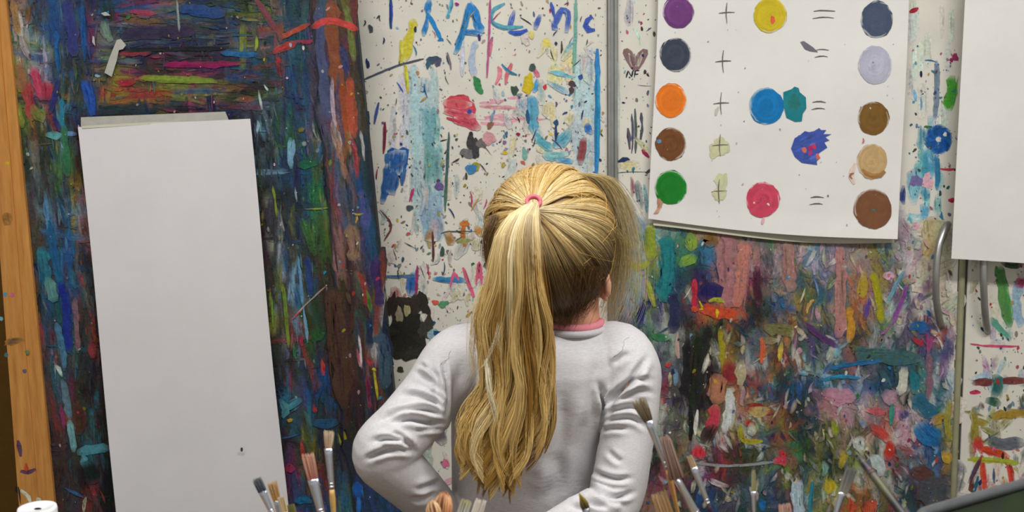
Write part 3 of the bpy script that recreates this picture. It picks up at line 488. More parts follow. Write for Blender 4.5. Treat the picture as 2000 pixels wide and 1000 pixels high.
stile2 = mk('stile', *quad([ln(Ri, 643), (lerpx(*Rp, 638), 638), ln(Rp, BOT), ln(Ri, BOT)], YS+.001, .03), MAT['darkboard'], board)
mk('plank', *quad([ln(L0, TOP), ln(Lm, TOP), ln(Lm, BOT), ln(L0, BOT)], YB-.012, .045), MAT['wood'], board)
post = mk('plank', *quad([(lerpx(*Lm, TOP)+1.2, TOP), ln(Lp, TOP), ln(Lp, BOT), (lerpx(*Lm, BOT)+1.2, BOT)], YB-.009, .04), MAT['wood'], board)
GBd = ['sh btB bvt nBh bdo mbv bud bnd bno doy sod dtd tPB Boy d', 'agw bwt vnb bnm GGd ndv vdD Dvn kvD bDy sRd dtb bPB BRo d', 'awg wbv noy nPo ybu kPm kDm kmP hDn bd dRd dbd nPB Bno d', 'yso msn bou Pbd uyR Rub yud ybn yRD Rkb oyk nb BPd BOo d',
       'yDo Rgs nch bnh dk dn dm km nv kvl Dld dgb Pvh OBv d', 'yo ouD lng hP k k k k k klB Dld gdn Pwu Odw d', 'oD DGo gyD h k k k k k dk dlk dnb bog sRd d', 'D DTv dvd hu k k k k k koy hoP ddn bg sRb bd',
       'D TDB lbD sh k k k k k ko hyD dDk ygb soB bv', 'D BD bcv sB k k k k k k hwd Dbn gyo ssh db', 'D btt bcd dhR k k k k k k oD lbh goB Bsh ndP', 'D tBs bvd BdG k k k k k k hyo lbh hBo Bhs Rngv',
       'D dyD bnd doR k k k k k k hyd olR ogh Boh nvg', 'D DvR tns hRd k k k k k k doyk gmlh dDB Bh hnbw', 'D BD twD Dok k k k k k k koD hmd dRh hB hRd', 'D B Dtm Dho k k k k k k kDb Dcv bh hB hmod',
       'D B BRt BoD k k k k k k k tcDu bdh hh hRb', 'D B hDB thoc k k k k k k k oyD dohy ho dh', 'D B hD kBd k k k k k k k mPD hoR hDn d', 'D B Dh DdR k k k k k k k bdm bRd tyb bdnm']
atP = grid_at(GBd, 0, 0, 50, 50)
def inPanel(x, y): return lerpx(*Lp, y)+3 < x < lerpx(*Ri, y)-2 and not (lerpx((152, 248), (228, 1000), y)+26 < x < lerpx((487, 232), (563, 1000), y)-26 and y > 262)
def inStile(x, y): return lerpx(*Ri, y)+8 < x < lerpx(*Rp, y)-9
tilt = lambda x, y: math.pi/2-.09+rng.normal(0, .05)
def pang(x, y): return rng.normal(0, .05) if (195 < x < 530 and y < 232 and rng.random() < .8) or rng.random() < .1 else tilt(x, y)
pp = Paint(YB, ground=(38, 42, 48))
dk_ = lambda f: (lambda x, y: f(x, y))
fill(pp, atP, 1850, (10, 710), (-200, 1080), (12, 32), (60, 190), pang, inPanel, 6, (.1, .5), .04, .8, .75, .16, .9)
fill(pp, atP, 2550, (10, 710), (-200, 1080), (6, 15), (30, 110), pang, inPanel, 8, (.2, .9), .04, .55, .8, .16, .92)
fill(pp, atP, 2600, (10, 710), (-200, 1080), (2, 6), (8, 46), pang, inPanel, 13, (.2, 1.), .06, .5, .9, .14, 1.02)
Fp = [([(500, -4), (522, 30), (544, 66)], 14, (130, 66, 74)), ([(532, 102), (556, 92), (582, 80)], 13, (178, 62, 60)), ([(545, 76), (570, 62), (606, 46)], 8, (176, 62, 58)), ([(548, 40), (546, 60), (548, 84)], 12, (128, 60, 62)), ([(540, 112), (546, 118), (538, 124)], 12, (178, 60, 56)), ([(544, 120), (546, 140), (550, 152)], 9, (112, 46, 44)), ([(580, 80), (600, 82), (612, 78)], 8, (160, 50, 70)),
 ([(52, 158), (54, 195), (62, 236)], 20, (170, 62, 70)), ([(66, 130), (74, 165), (82, 196)], 15, (184, 56, 90)), ([(88, 158), (92, 175), (90, 196)], 20, (176, 56, 86)), ([(116, 150), (106, 190), (98, 222)], 9, (40, 48, 112)), ([(104, 225), (110, 240), (116, 256)], 10, (46, 44, 112)), ([(122, 190), (119, 215), (126, 262)], 8, (44, 116, 158)), ([(160, 5), (162, 60), (166, 120)], 10, (34, 84, 160)), ([(164, 155), (174, 190), (182, 226)], 17, (32, 84, 164)), ([(130, 0), (138, 50), (146, 110)], 26, (40, 66, 118)), ([(110, 60), (112, 100), (114, 140)], 12, (36, 98, 164)), ([(36, 20), (40, 50), (42, 80)], 11, (200, 196, 190)), ([(26, 0), (30, 40), (38, 70)], 16, (164, 124, 84)), ([(40, 70), (46, 90), (60, 116)], 11, (176, 166, 150)), ([(56, 10), (54, 30), (50, 46)], 10, (118, 84, 44)), ([(18, 55), (18, 70), (20, 84)], 12, (66, 104, 44)), ([(36, 120), (40, 150), (42, 180)], 18, (150, 110, 80)), ([(62, 205), (76, 225), (88, 232)], 26, (96, 122, 56)), ([(38, 200), (40, 225), (44, 250)], 10, (150, 150, 50)), ([(88, 263), (105, 264), (122, 264)], 13, (92, 162, 182)), ([(124, 262), (136, 262), (150, 262)], 8, (94, 160, 182)), ([(124, 245), (128, 290), (132, 345)], 12, (56, 116, 80)), ([(88, 380), (92, 420), (98, 460)], 9, (96, 144, 172)), ([(80, 480), (86, 520), (90, 560)], 26, (48, 104, 136)), ([(98, 430), (106, 500), (120, 560)], 14, (40, 88, 140)), ([(95, 540), (100, 570), (108, 590)], 18, (86, 142, 150)), ([(118, 550), (130, 600), (134, 690)], 14, (38, 72, 130)), ([(110, 630), (122, 680), (126, 720)], 12, (76, 136, 164)), ([(108, 712), (116, 724), (122, 736)], 8, (200, 196, 210)), ([(122, 740), (130, 780), (136, 820)], 14, (94, 140, 150)), ([(136, 820), (140, 850), (144, 884)], 13, (124, 178, 192)), ([(150, 885), (180, 878), (215, 874)], 16, (84, 146, 158)), ([(160, 890), (166, 900), (160, 910)], 15, (96, 160, 176)), ([(168, 900), (176, 925), (184, 945)], 30, (28, 26, 30)), ([(152, 905), (158, 930), (160, 965)], 14, (30, 28, 32)), ([(125, 952), (145, 962), (165, 972)], 5, (50, 110, 160)), ([(168, 970), (164, 985), (163, 1005)], 7, (196, 186, 166)), ([(118, 790), (122, 815), (126, 840)], 8, (150, 60, 90)), ([(148, 790), (158, 820), (154, 850)], 26, (84, 54, 46)), ([(146, 580), (150, 630), (152, 690)], 10, (130, 96, 104)), ([(174, 670), (180, 685), (184, 700)], 14, (140, 54, 56)),
 ([(255, 22), (272, 24), (308, 26)], 9, (156, 46, 84)), ([(320, 126), (390, 126), (470, 124)], 11, (130, 42, 78)), ([(230, 106), (260, 104), (296, 103)], 9, (134, 46, 66)), ([(270, 152), (340, 155), (425, 158)], 13, (130, 142, 54)), ([(225, 160), (245, 162), (266, 160)], 12, (166, 46, 50)), ([(236, 70), (300, 64), (380, 62)], 20, (44, 48, 62)), ([(240, 98), (340, 96), (440, 94)], 9, (30, 34, 38)), ([(430, 104), (470, 106), (505, 106)], 9, (36, 90, 156)), ([(350, 15), (390, 20), (440, 30)], 20, (34, 70, 130)), ([(345, -4), (348, 30), (350, 62)], 4, (140, 160, 150)), ([(500, 70), (502, 85), (498, 100)], 6, (170, 176, 60)), ([(200, 40), (206, 60), (216, 82)], 20, (112, 116, 122)), ([(515, 165), (520, 172), (524, 178)], 5, 'w'), ([(505, 175), (508, 195), (512, 215)], 4, (190, 196, 196)), ([(503, 235), (504, 250), (502, 262)], 6, (150, 190, 204)), ([(480, 175), (470, 180), (500, 185)], 5, 'k'), ([(568, 268), (566, 300), (570, 330)], 9, (108, 166, 190)), ([(575, 272), (574, 290), (572, 310)], 6, (120, 176, 200)), ([(584, 250), (588, 254), (590, 258)], 14, (112, 128, 40)), ([(592, 276), (594, 280), (598, 284)], 9, (150, 152, 160)), ([(580, 322), (600, 320), (620, 318)], 16, (44, 92, 70)), ([(533, 362), (537, 390), (541, 425)], 5, (136, 146, 44)), ([(650, 335), (655, 370), (658, 420)], 7, (40, 92, 164)), ([(576, 365), (578, 380), (580, 395)], 4, (130, 160, 180)), ([(645, 415), (650, 450), (654, 500)], 12, (104, 124, 44)), ([(595, 408), (620, 408), (655, 404)], 2.4, (150, 150, 40)), ([(582, 500), (587, 540), (592, 600)], 7, (104, 160, 188)), ([(592, 600), (598, 640), (602, 670)], 6, (110, 166, 186)), ([(600, 500), (604, 540), (606, 580)], 12, (36, 74, 128)), ([(552, 555), (558, 610), (564, 680)], 6, (132, 144, 48)), ([(531, 580), (532, 610), (534, 640)], 4, (120, 140, 60)), ([(572, 622), (600, 592), (640, 556)], 3, (186, 160, 150)), ([(572, 622), (582, 612), (590, 606)], 3.4, (190, 66, 60)), ([(574, 670), (575, 690), (578, 702)], 5, (60, 132, 80)), ([(586, 655), (588, 665), (590, 676)], 6, (160, 50, 84)), ([(615, 640), (620, 655), (628, 664)], 24, (44, 92, 50)), ([(640, 560), (644, 600), (640, 640)], 18, (84, 50, 42)), ([(660, 640), (664, 720), (668, 790)], 36, (62, 40, 36)), ([(590, 780), (575, 790), (560, 800)], 20, (74, 124, 150)), ([(545, 780), (560, 800), (550, 815)], 16, (80, 140, 160)), ([(612, 790), (615, 800), (614, 806)], 8, (170, 50, 50)), ([(560, 905), (565, 915), (575, 912)], 16, (150, 44, 70)), ([(588, 860), (590, 880), (592, 900)], 6, (180, 70, 44)), ([(672, 840), (676, 860), (678, 880)], 5, (166, 156, 44)), ([(660, 845), (664, 860), (666, 870)], 4, (140, 140, 50)), ([(628, 700), (630, 720), (632, 735)], 9, (206, 70, 60)), ([(575, 980), (590, 976), (610, 980)], 18, (40, 100, 160)), ([(560, 820), (566, 822), (572, 818)], 8, (200, 160, 50)), ([(612, 826), (640, 828), (660, 824)], 16, (36, 72, 120))]
for pts, w_, c_ in Fp: S(pp, pts, w_, C(c_)*.95, .3, 8, .96)
specks(pp, 380, (15, 700), (0, 1000), 'wlYypRcbwgkk', (.8, 3), inPanel, 2.2)
pp.build('paint_crust', MAT['paint'], panel)
ps = Paint(YS, ground=(38, 42, 48))
fill(ps, atP, 640, (580, 800), (-200, 1080), (10, 20), (70, 190), tilt, inStile, 6, (.1, .5), .03, .8, .7, .16, .9)
fill(ps, atP, 980, (580, 800), (-200, 1080), (3, 9), (20, 90), tilt, inStile, 9, (.2, 1.), .04, .5, .75, .22, .92)
for pts, w_, c_ in [([(622, 4), (628, 100), (640, 240)], 20, (76, 66, 110)), ([(646, -4), (652, 90), (664, 180)], 24, (132, 74, 50)), ([(664, 160), (670, 220), (674, 262)], 22, (140, 72, 48)), ([(682, 150), (688, 210), (692, 272)], 15, (176, 84, 56)), ([(648, 150), (650, 210), (656, 250)], 7, (176, 160, 170)), ([(676, 10), (684, 60), (692, 120)], 11, (104, 112, 50)), ([(608, 54), (640, 40), (672, 46), (700, 60)], 11, (194, 66, 54)), ([(666, 90), (672, 110), (680, 150)], 12, (60, 62, 100)), ([(683, 270), (694, 300), (698, 350)], 9, (150, 64, 66)), ([(704, 255), (708, 280), (712, 315)], 7, (176, 176, 176)), ([(704, 370), (712, 400), (716, 450)], 16, (62, 82, 118)), ([(690, 415), (698, 420), (711, 416)], 3.4, (186, 174, 50)), ([(698, 422), (697, 430), (694, 436)], 3.4, (186, 174, 50)), ([(680, 440), (692, 470), (690, 510)], 24, (136, 96, 92)), ([(700, 530), (712, 560), (716, 600)], 13, (150, 54, 52)), ([(716, 566), (722, 590), (724, 610)], 8, (80, 130, 66)), ([(732, 500), (738, 560), (744, 600)], 16, (54, 44, 84)), ([(736, 542), (738, 544), (740, 546)], 9, (180, 44, 70)), ([(720, 620), (722, 650), (722, 680)], 12, (36, 40, 76)), ([(740, 650), (750, 690), (752, 760)], 26, (58, 78, 96)), ([(700, 655), (704, 680), (706, 720)], 4, (206, 186, 190)), ([(697, 680), (700, 700), (704, 716)], 5, (170, 84, 96)), ([(716, 700), (722, 706), (724, 716)], 10, (176, 60, 44)), ([(730, 722), (734, 750), (738, 782)], 5.5, (196, 184, 44)), ([(727, 722), (730, 720), (734, 724)], 6, (196, 184, 44)), ([(716, 730), (720, 770), (722, 800)], 8, (140, 44, 70)), ([(700, 940), (698, 955), (700, 975)], 22, (44, 108, 172)), ([(700, 970), (700, 985), (700, 1010)], 8, (44, 108, 172)), ([(650, 560), (656, 640), (670, 800)], 34, (70, 46, 40)), ([(662, 140), (660, 200), (672, 290)], 7, (90, 60, 90))]: S(ps, pts, w_, c_, .3, 8, .96)
specks(ps, 160, (605, 790), (0, 1000), 'wlYypRcbwg', (.8, 3), inStile, 2.2)
ps.build('paint_crust', MAT['paint'], stile)
pw = Paint(YB-.012, ground=(176, 122, 58))      # stains on the pine plank
for pts, w_, c_ in [([(35, 860), (38, 875), (40, 892)], 8, (96, 64, 90)), ([(40, 920), (54, 924), (70, 916)], 8, (100, 66, 96)), ([(10, 670), (25, 666), (48, 662)], 12, (116, 88, 60)), ([(50, 905), (52, 912), (50, 920)], 8, (190, 84, 44)), ([(40, 958), (52, 966), (60, 984)], 7, (226, 214, 196)), ([(72, 972), (78, 978), (80, 990)], 9, (216, 202, 180)), ([(36, 950), (38, 965), (40, 984)], 3, (44, 36, 44)), ([(10, 415), (14, 425), (16, 440)], 18, (150, 104, 54))]: S(pw, pts, w_, c_, .4)
for x, y, c_ in [(12, 693, (66, 110, 120)), (48, 725, (110, 90, 130)), (10, 575, (90, 150, 180)), (24, 576, (190, 100, 130)), (53, 688, (110, 130, 90)), (14, 320, (206, 166, 44)), (2, 622, (110, 170, 180))]: pw.blob(x, y, 4.5, 4.5, c_)
pw.build('paint_stains', MAT['paint'], post)
def flat(name, pts, Y, th, mat, parent): return mk(name, *quad(pts, Y, th), mat, parent)
flat('tape_scrap', [(228, 78), (236, 76), (246, 88), (240, 96), (232, 98), (228, 118), (218, 150), (204, 142), (214, 112)], YB-.0085, .0006, MAT['tape'], board)
flat('tape_scrap', [(181, 70), (184, 72), (186, 90), (180, 82)], YB-.0085, .0006, MAT['tape'], board)
flat('tape_scrap', [(197, 26), (206, 23), (216, 30), (204, 31)], YB-.0085, .0006, MAT['tape'], board)

# ------------------------------------------------------------------ sheets of paper
def sheet(name, tl, tr, br, bl, Y, mat, wave, nx=24, ny=40, edge=None, label=None, cat='paper', parent=None):
    u = np.linspace(0, 1, nx); v = np.linspace(0, 1, ny); U, V = np.meshgrid(u, v)
    tl, tr, br, bl = map(np.array, (tl, tr, br, bl))
    q = ((1-U)*(1-V))[..., None]*tl+(U*(1-V))[..., None]*tr+(U*V)[..., None]*br+((1-U)*V)[..., None]*bl
    if edge: q = q+edge(U, V)
    pts = P(q[..., 0], q[..., 1], Y-wave(U, V)).reshape(-1, 3); i = np.arange(nx*ny).reshape(ny, nx)
    f = np.stack([i[:-1, :-1], i[1:, :-1], i[1:, 1:], i[:-1, 1:]], -1).reshape(-1, 4)
    o = mk(name, pts, f, mat, parent, smooth=True)
    if label: tag(o, label, cat)
    return o
YP = YB-.016
sh = sheet('paper_sheet', (152, 248), (487, 232), (572, 1090), (237, 1090), YP, MAT['paper'], lambda U, V: .0018*np.sin(5*V+2*U)+.001*np.sin(9*U*V+1)+.004*V*(np.abs(U-.5)*2)**6, 24, 60,
           lambda U, V: np.stack([2.0*np.sin(7*V+1)*(U > .98)+1.6*np.sin(6*V)*(U < .02), 0*U], -1), 'long blank grey-white paper sheet taped to the dark painting board')
flat('tape', [(158, 229), (440, 218), (449, 240), (158, 247)], YP+.001, .0005, MAT['tape'], sh)
flat('tape', [(160, 246), (300, 238), (455, 236), (455, 240), (300, 243), (160, 251)], YP-.0022, .0004, MAT['cream_paper'], sh)
px = Paint(YP-.006, 0); px.blob(472, 878, 2.6, 4.5, (60, 60, 62)); px.build('paint_spot', MAT['ink'], sh, None)
sheet('paper_sheet', (1889, -80), (2160, -90), (2160, 524), (1858, 505), YD-.05, MAT['white_paper'], lambda U, V: .002*np.sin(4*V+3*U), 16, 30, None, 'blank white paper hanging at the right edge over the cupboard door')
YQ = YD-.016
pw_ = lambda U, V: .0015*np.sin(6*U+3*V)+.001*np.sin(11*V+4*U)+.006*np.maximum(0, V-.93)/.07*(.3+.7*U)
ped = lambda U, V: np.stack([2*np.sin(5*V), 9*np.sin(math.pi*U)*V**8], -1)
sheet('paper_sheet', (1290, -90), (1775, -90), (1746, 474), (1276, 440), YQ+.007, MAT['cream_paper'], lambda U, V: .001*np.sin(5*U)+.0*V, 24, 24, lambda U, V: np.stack([0*U, 12*np.sin(math.pi*U**1.3)*V**8], -1), 'cream backing sheet peeking out below the paint mixing poster')
poster = sheet('poster', (1287, -80), (1777, -80), (1755, 467), (1268, 427), YQ, MAT['white_paper'], pw_, 40, 50, ped, 'white paper poster of painted colour mixing dots with plus and equals signs', 'poster')
def poster_Y(px_, py_):
    V_ = np.clip((py_+80)/540., 0, 1); U_ = np.clip((px_-(1287-19*V_))/(490-3*V_), 0, 1); V_ = np.clip((py_+80)/(507+40*U_), 0, 1); return YQ-pw_(U_, V_)
def on_poster(name, fn, base=.0011):
    p = Paint(poster_Y, base, 2e-5, (226, 224, 220)); fn(p); return p.build(name, MAT['ink'], poster, None)
PD = [(1325, 23, 30, 32, (116, 66, 124)), (1319, 107, 30, 33, (66, 74, 90)), (1310, 196, 29.5, 34, (232, 124, 40)), (1310, 281, 29.5, 32, (120, 76, 46)), (1310, 366, 31, 33, (34, 132, 46)),
      (1504, 30, 32, 34, (208, 186, 44)), (1497, 207, 33, 36, (26, 122, 188)), (1490, 390, 33, 34, (208, 74, 100)), (1713, 38, 31, 36, (76, 88, 112)), (1709, 127, 33, 37, (188, 188, 206)), (1706, 231, 30, 33, (126, 92, 44)), (1703, 315, 29, 34, (196, 164, 116)), (1705, 408, 37, 39, (128, 84, 58))]
for i, (x, y, rx, ry, c_) in enumerate(PD):
    def fn(p, x=x, y=y, rx=rx, ry=ry, c_=c_):
        p.blob(x, y, rx, ry, C(c_)*.96, 0, .04, 3, 44)
        for r in (.9, .7, .5, .3, .14):   # swirled brush rings
            a0 = rng.random()*6.3; n = 22
            pts = [(x+math.cos(a0+a)*rx*r, y+math.sin(a0+a)*ry*r) for a in np.linspace(0, 5.6, n)]
            p.stroke(pts, max(4, .2*rx), C(c_)*rng.uniform(.93, 1.07), .6, 1.5, 22, .6)
        if i == 5: p.blob(1509, 39, 5, 8, (214, 96, 62))
        if i == 3: p.blob(1287, 276, 5, 4, (90, 150, 190))
        if i == 7:
            p.blob(1482, 398, 3, 3.5, (80, 70, 130)); p.blob(1500, 400, 3, 4, (230, 216, 200)); p.blob(1473, 396, 2, 2, (226, 206, 150)); p.stroke([(1491, 424), (1490, 432), (1488, 438)], 4, (226, 150, 160), .3)
        if i == 11: p.stroke([(1684, 330), (1694, 342), (1716, 344), (1728, 334)], 8, (166, 128, 80), .5)
        if i == 12: p.blob(1706, 412, 6, 4, (70, 110, 104)); p.blob(1708, 432, 6, 4, (166, 76, 56))
    on_poster('paint_dot', fn)
def fn(p):
    p.poly([(1530, 180), (1546, 174), (1552, 169), (1560, 172), (1562, 180), (1574, 190), (1575, 212), (1568, 222), (1566, 237), (1553, 238), (1536, 230), (1530, 205)], (34, 126, 136)); p.blob(1551, 200, 12, 16, (44, 120, 120))
on_poster('paint_patch', fn)
def fn(p):
    p.poly([(1545, 290), (1552, 270), (1562, 264), (1572, 256), (1580, 258), (1590, 256), (1600, 250), (1604, 254), (1614, 254), (1608, 262), (1624, 262), (1612, 268), (1620, 274), (1610, 278), (1616, 288), (1604, 296), (1594, 304), (1596, 322), (1580, 320), (1566, 318), (1552, 306)], (68, 88, 168))
    for q in range(14): x = rng.uniform(1556, 1594); y = rng.uniform(266, 312); p.stroke([(x-8, y+4), (x, y), (x+10, y-5)], 6, C((66, 92, 172))*rng.uniform(.85, 1.15), .5)
    for x, y, c_ in ((1571, 293, (216, 112, 90)), (1582, 289, (180, 56, 110)), (1583, 299, (170, 60, 120)), (1590, 286, (196, 60, 100)), (1597, 306, (206, 110, 90))): p.blob(x, y, 4.5, 6, c_, 0, .2)
on_poster('paint_patch', fn)
on_poster('paint_patch', lambda p: p.poly([(1563, 82), (1570, 80), (1588, 92), (1598, 102), (1582, 100), (1572, 96)], (116, 112, 124)))
for cx, cy, rx, ry in ((1405, 284, 18, 26), (1404, 362, 14, 28)):
    def fn(p, cx=cx, cy=cy, rx=rx, ry=ry):
        for q in range(8): x = cx+rng.normal(0, rx*.35); y = cy+rng.normal(0, ry*.35); p.blob(x, y, rx*.6, ry*.5, C((204, 204, 164))*rng.uniform(.98, 1.03), .3, .2, 2)
    on_poster('olive_smudge', fn, .0009)
def smears(p):
    for pts, w_, c_ in [([(1286, 388), (1290, 400), (1284, 412)], 9, (184, 140, 112)), ([(1290, 404), (1284, 412), (1278, 418)], 7, (190, 150, 128)), ([(1670, 318), (1662, 340), (1668, 360)], 9, (222, 196, 186)), ([(1664, 350), (1660, 342), (1668, 338)], 5, (164, 112, 96)), ([(1686, 270), (1687, 276), (1684, 280)], 3, (196, 120, 130)), ([(1398, 226), (1400, 214), (1404, 208)], 6, (196, 196, 176))]: p.stroke(pts, w_, c_, .4, 2)
    specks(p, 40, (1290, 1750), (5, 440), 'vDaGG', (.6, 1.6))
on_poster('paint_smears', smears)['kind'] = 'stuff'
PEN = (104, 96, 92)
for x, y, s_ in ((1419, 25, 20), (1412, 120, 22), (1408, 202, 22), (1406, 284, 22), (1404, 374, 24)):
    def fn(p, x=x, y=y, s_=s_): p.stroke([(x-15, y+1), (x, y-1), (x+16, y-1)], 2, PEN, .1, 3); p.stroke([(x+1, y-s_), (x-1, y), (x+1, y+s_)], 2, PEN, .1, 3)
    on_poster('plus_sign', fn)
for x, y in ((1609, 28), (1605, 104), (1599, 206), (1595, 392)):
    def fn(p, x=x, y=y):
        L = 22 if y < 50 else 14
        p.stroke([(x-L+2, y-6), (x, y-8), (x+L, y-6)], 2, PEN, .1, 3); p.stroke([(x-L, y+8), (x, y+5), (x+L-2, y+7)], 2, PEN, .1, 3)
    on_poster('equals_sign', fn)

# ------------------------------------------------------------------ the girl
YG = 1.5
def remesh(parts, voxel, it=4):
    v, f = join(parts); me = mesh('tmp', v, f); o = bpy.data.objects.new('tmp', me); scn.collection.objects.link(o)
    r = o.modifiers.new('r', 'REMESH'); r.mode = 'VOXEL'; r.voxel_size = voxel
    s = o.modifiers.new('s', 'SMOOTH'); s.iterations = it; s.factor = .5
    dg = bpy.context.evaluated_depsgraph_get(); dg.update(); m2 = bpy.data.meshes.new_from_object(o.evaluated_get(dg))
    bpy.data.objects.remove(o); n = len(m2.vertices); co = np.empty(n*3, np.float32); m2.vertices.foreach_get('co', co)
    no = np.empty(n*3, np.float32); m2.vertices.foreach_get('normal', no)
    return m2, co.reshape(-1, 3).astype(float), no.reshape(-1, 3).astype(float)
def slab(c, hw, y, depth, Yc=YG, grow=0., ex=2.5, n=40, lean=0):
    """horizontal superellipse ring from a photo row: centre px, half width px"""
    a = np.linspace(0, 2*math.pi, n, endpoint=False); ce = P(c, y, Yc); hwm = hw*Yc/F+grow
    cx = np.sign(np.cos(a))*np.abs(np.cos(a))**(2/ex); sy = np.sign(np.sin(a))*np.abs(np.sin(a))**(2/ex)
    return np.stack([ce[0]+cx*hwm, ce[1]+sy*(depth+grow), np.full(n, ce[2])+lean*cx*hwm], 1)
TORSO = [(1122, 40, 612, .034, 1.51), (1120, 44, 634, .038, 1.505), (1108, 84, 641, .045, 1.50), (1092, 122, 650, .052, 1.50), (1078, 150, 664, .060, 1.50), (1068, 168, 686, .068, 1.50), (1058, 170, 720, .074, 1.497), (1046, 164, 765, .078, 1.50), (1034, 156, 810, .078, 1.503), (1025, 148, 860, .076, 1.508), (1020, 142, 920, .074, 1.514), (1017, 140, 985, .074, 1.518), (1016, 146, 1060, .078, 1.515), (1016, 156, 1130, .084, 1.50)]
# arm centre lines: (px, py, depth, radius m)
ARM_L = [(950, 700, 1.50, .046), (908, 702, 1.49, .050), (876, 728, 1.47, .0475), (838, 778, 1.445, .0430), (795, 830, 1.418, .0415), (758, 870, 1.402, .0420), (748, 890, 1.402, .0410), (768, 912, 1.412, .0395), (806, 948, 1.435, .0365), (846, 988, 1.462, .0330), (874, 1022, 1.485, .0275)]
ARM_R = [(1165, 700, 1.50, .048), (1204, 698, 1.49, .050), (1226, 728, 1.478, .0465), (1231, 790, 1.462, .0395), (1226, 850, 1.447, .0370), (1216, 910, 1.437, .0370), (1206, 958, 1.430, .0375), (1190, 990, 1.418, .0365), (1155, 1008, 1.396, .0335), (1112, 1026, 1.382, .0300), (1078, 1040, 1.378, .0260)]
def arm(A, grow=0.):
    q = np.array(A); c = P(q[:, 0], q[:, 1], q[:, 2]); r = np.concatenate([c, q[:, 3:4]+grow], 1)
    r = interp_path(r, 40); return tube(r[:, :3], r[:, 3], 24)
neckc = P(1120, 620, 1.51); HC = P(1073, 458, 1.497)
yaw = math.radians(14)
Rh = np.array(Matrix.Rotation(yaw, 3, 'Z'))      # face turned a little to the photo's left
skin = []
skin.append(ellip(HC+[0, 0, .005], (.074, .090, .088), 28, 20, Rh))
def hd(p): return HC+Rh@np.array(p)
skin.append(ellip(hd((0, .035, -.055)), (.058, .058, .062), 24, 16, Rh))          # jaw and cheeks
skin.append(ellip(hd((0, .055, -.100)), (.026, .024, .018), 16, 10, Rh))          # chin
skin.append(ellip(hd((0, .096, -.040)), (.011, .014, .013), 14, 10, Rh))          # nose tip
skin.append(tube([hd((0, .086, -.004)), hd((0, .092, -.022)), hd((0, .098, -.040))], [.006, .008, .009], 12))
skin.append(ellip(hd((0, .084, -.073)), (.020, .010, .006), 14, 10, Rh)); skin.append(ellip(hd((0, .082, -.082)), (.017, .010, .006), 14, 10, Rh))
for s_ in (-1, 1): skin.append(ellip(hd((s_*.034, .068, -.045)), (.020, .016, .018), 14, 10, Rh))
EAR = P(1175, 546, 1.482)
def ear(c, s_):
    R = np.array(Matrix.Rotation(math.radians(-14)*1, 3, 'Y'))@np.array(Matrix.Rotation(s_*math.radians(24), 3, 'Z'))
    a = np.linspace(-2.2, 2.6, 22); rim = np.stack([0*a+.003*np.cos(a), .017*np.sin(a)*-1, .027*np.cos(a)], 1)@R.T+c
    return [tube(rim, np.interp(np.linspace(0, 1, 22), [0, .5, 1], [.004, .0055, .0045]), 10), ellip(c, (.005, .015, .024), 14, 10, R), ellip(c+R@np.array([0, .004, -.024]), (.005, .008, .009), 12, 8, R)]
skin += ear(EAR, 1); skin += ear(hd((-.078, .0, -.02)), -1)
skin.append(tube([neckc+[-.01, -.01, .06], neckc+[0, 0, .02], neckc+[0, 0, -.03], neckc+[0, 0, -.07]], [.040, .036, .038, .05], 24))
skin.append(ringmesh([slab(c, h, y, d, Y, -.010) for c, h, y, d, Y in TORSO[2:]]))
skin.append(arm(ARM_L, -.012)); skin.append(arm(ARM_R, -.012))
def hand(wrist, d, nrm, side):
    """palm + five fingers: d along the hand, nrm out of the back of the hand, side towards the thumb"""
    d, nrm, side = [np.array(x, float)/np.linalg.norm(x) for x in (d, nrm, side)]; w0 = np.array(wrist)
    R = np.stack([side, d, nrm], 1); out = [ellip(w0+d*.040, (.030, .038, .011), 18, 12, R), tube([w0-d*.03, w0, w0+d*.02], [(.021, .019), (.019, .015), (.020, .014)], 16)]
    for k, (o_, L) in enumerate(((.021, .050), (.007, .056), (-.007, .053), (-.020, .043))):
        b0 = w0+side*o_+d*.062; pts = [b0-d*.012, b0+d*L*.35-nrm*.004, b0+d*L*.7-nrm*.013, b0+d*L*.93-nrm*.026]
        out.append(tube(interp_path(pts, 10), np.linspace(.0072, .0055, 10), 10)); out.append(ellip(pts[-1], (.0056,)*3, 10, 8))
    b0 = w0+side*.018+d*.014; pts = [b0-side*.006, b0+side*.016+d*.012, b0+side*.026+d*.030-nrm*.006, b0+side*.028+d*.046-nrm*.014]
    out.append(tube(interp_path(pts, 10), np.linspace(.0095, .0062, 10), 10)); out.append(ellip(pts[-1], (.0063,)*3, 10, 8))
    return out
skin += hand(P(884, 1034, 1.492), (.10, .85, -.35), (-.95, .1, -.1), (0, -.35, -.9))
skin += hand(P(1062, 1046, 1.382), (-.95, .12, -.25), (.1, -.98, .0), (.25, -.05, -.95))
hipz = float(P(1016, 1130, 1.5)[2]); hx = float(P(1016, 1130, 1.5)[0])
def leg(s_, grow=0.):
    x = hx+s_*.062; pts = [(x, 1.5, hipz-.02, .078), (x, 1.5, hipz-.10, .074), (x+s_*.004, 1.505, .42, .060), (x+s_*.006, 1.51, .33, .052), (x+s_*.006, 1.505, .22, .050), (x+s_*.008, 1.50, .10, .038), (x+s_*.008, 1.50, .06, .036)]
    q = interp_path(np.array(pts), 24); return tube(q[:, :3], q[:, 3]+grow, 20)
for s_ in (-1, 1):
    skin.append(leg(s_, -.008)); skin.append(ellip((hx+s_*.072, 1.54, .035), (.030, .085, .026), 18, 12))
skin.append(ellip((hx, 1.5, hipz-.05), (.115, .080, .10), 24, 16))
me, co, no = remesh(skin, .0036, 5)
gorg = np.array([hx, 1.5, 0.0])
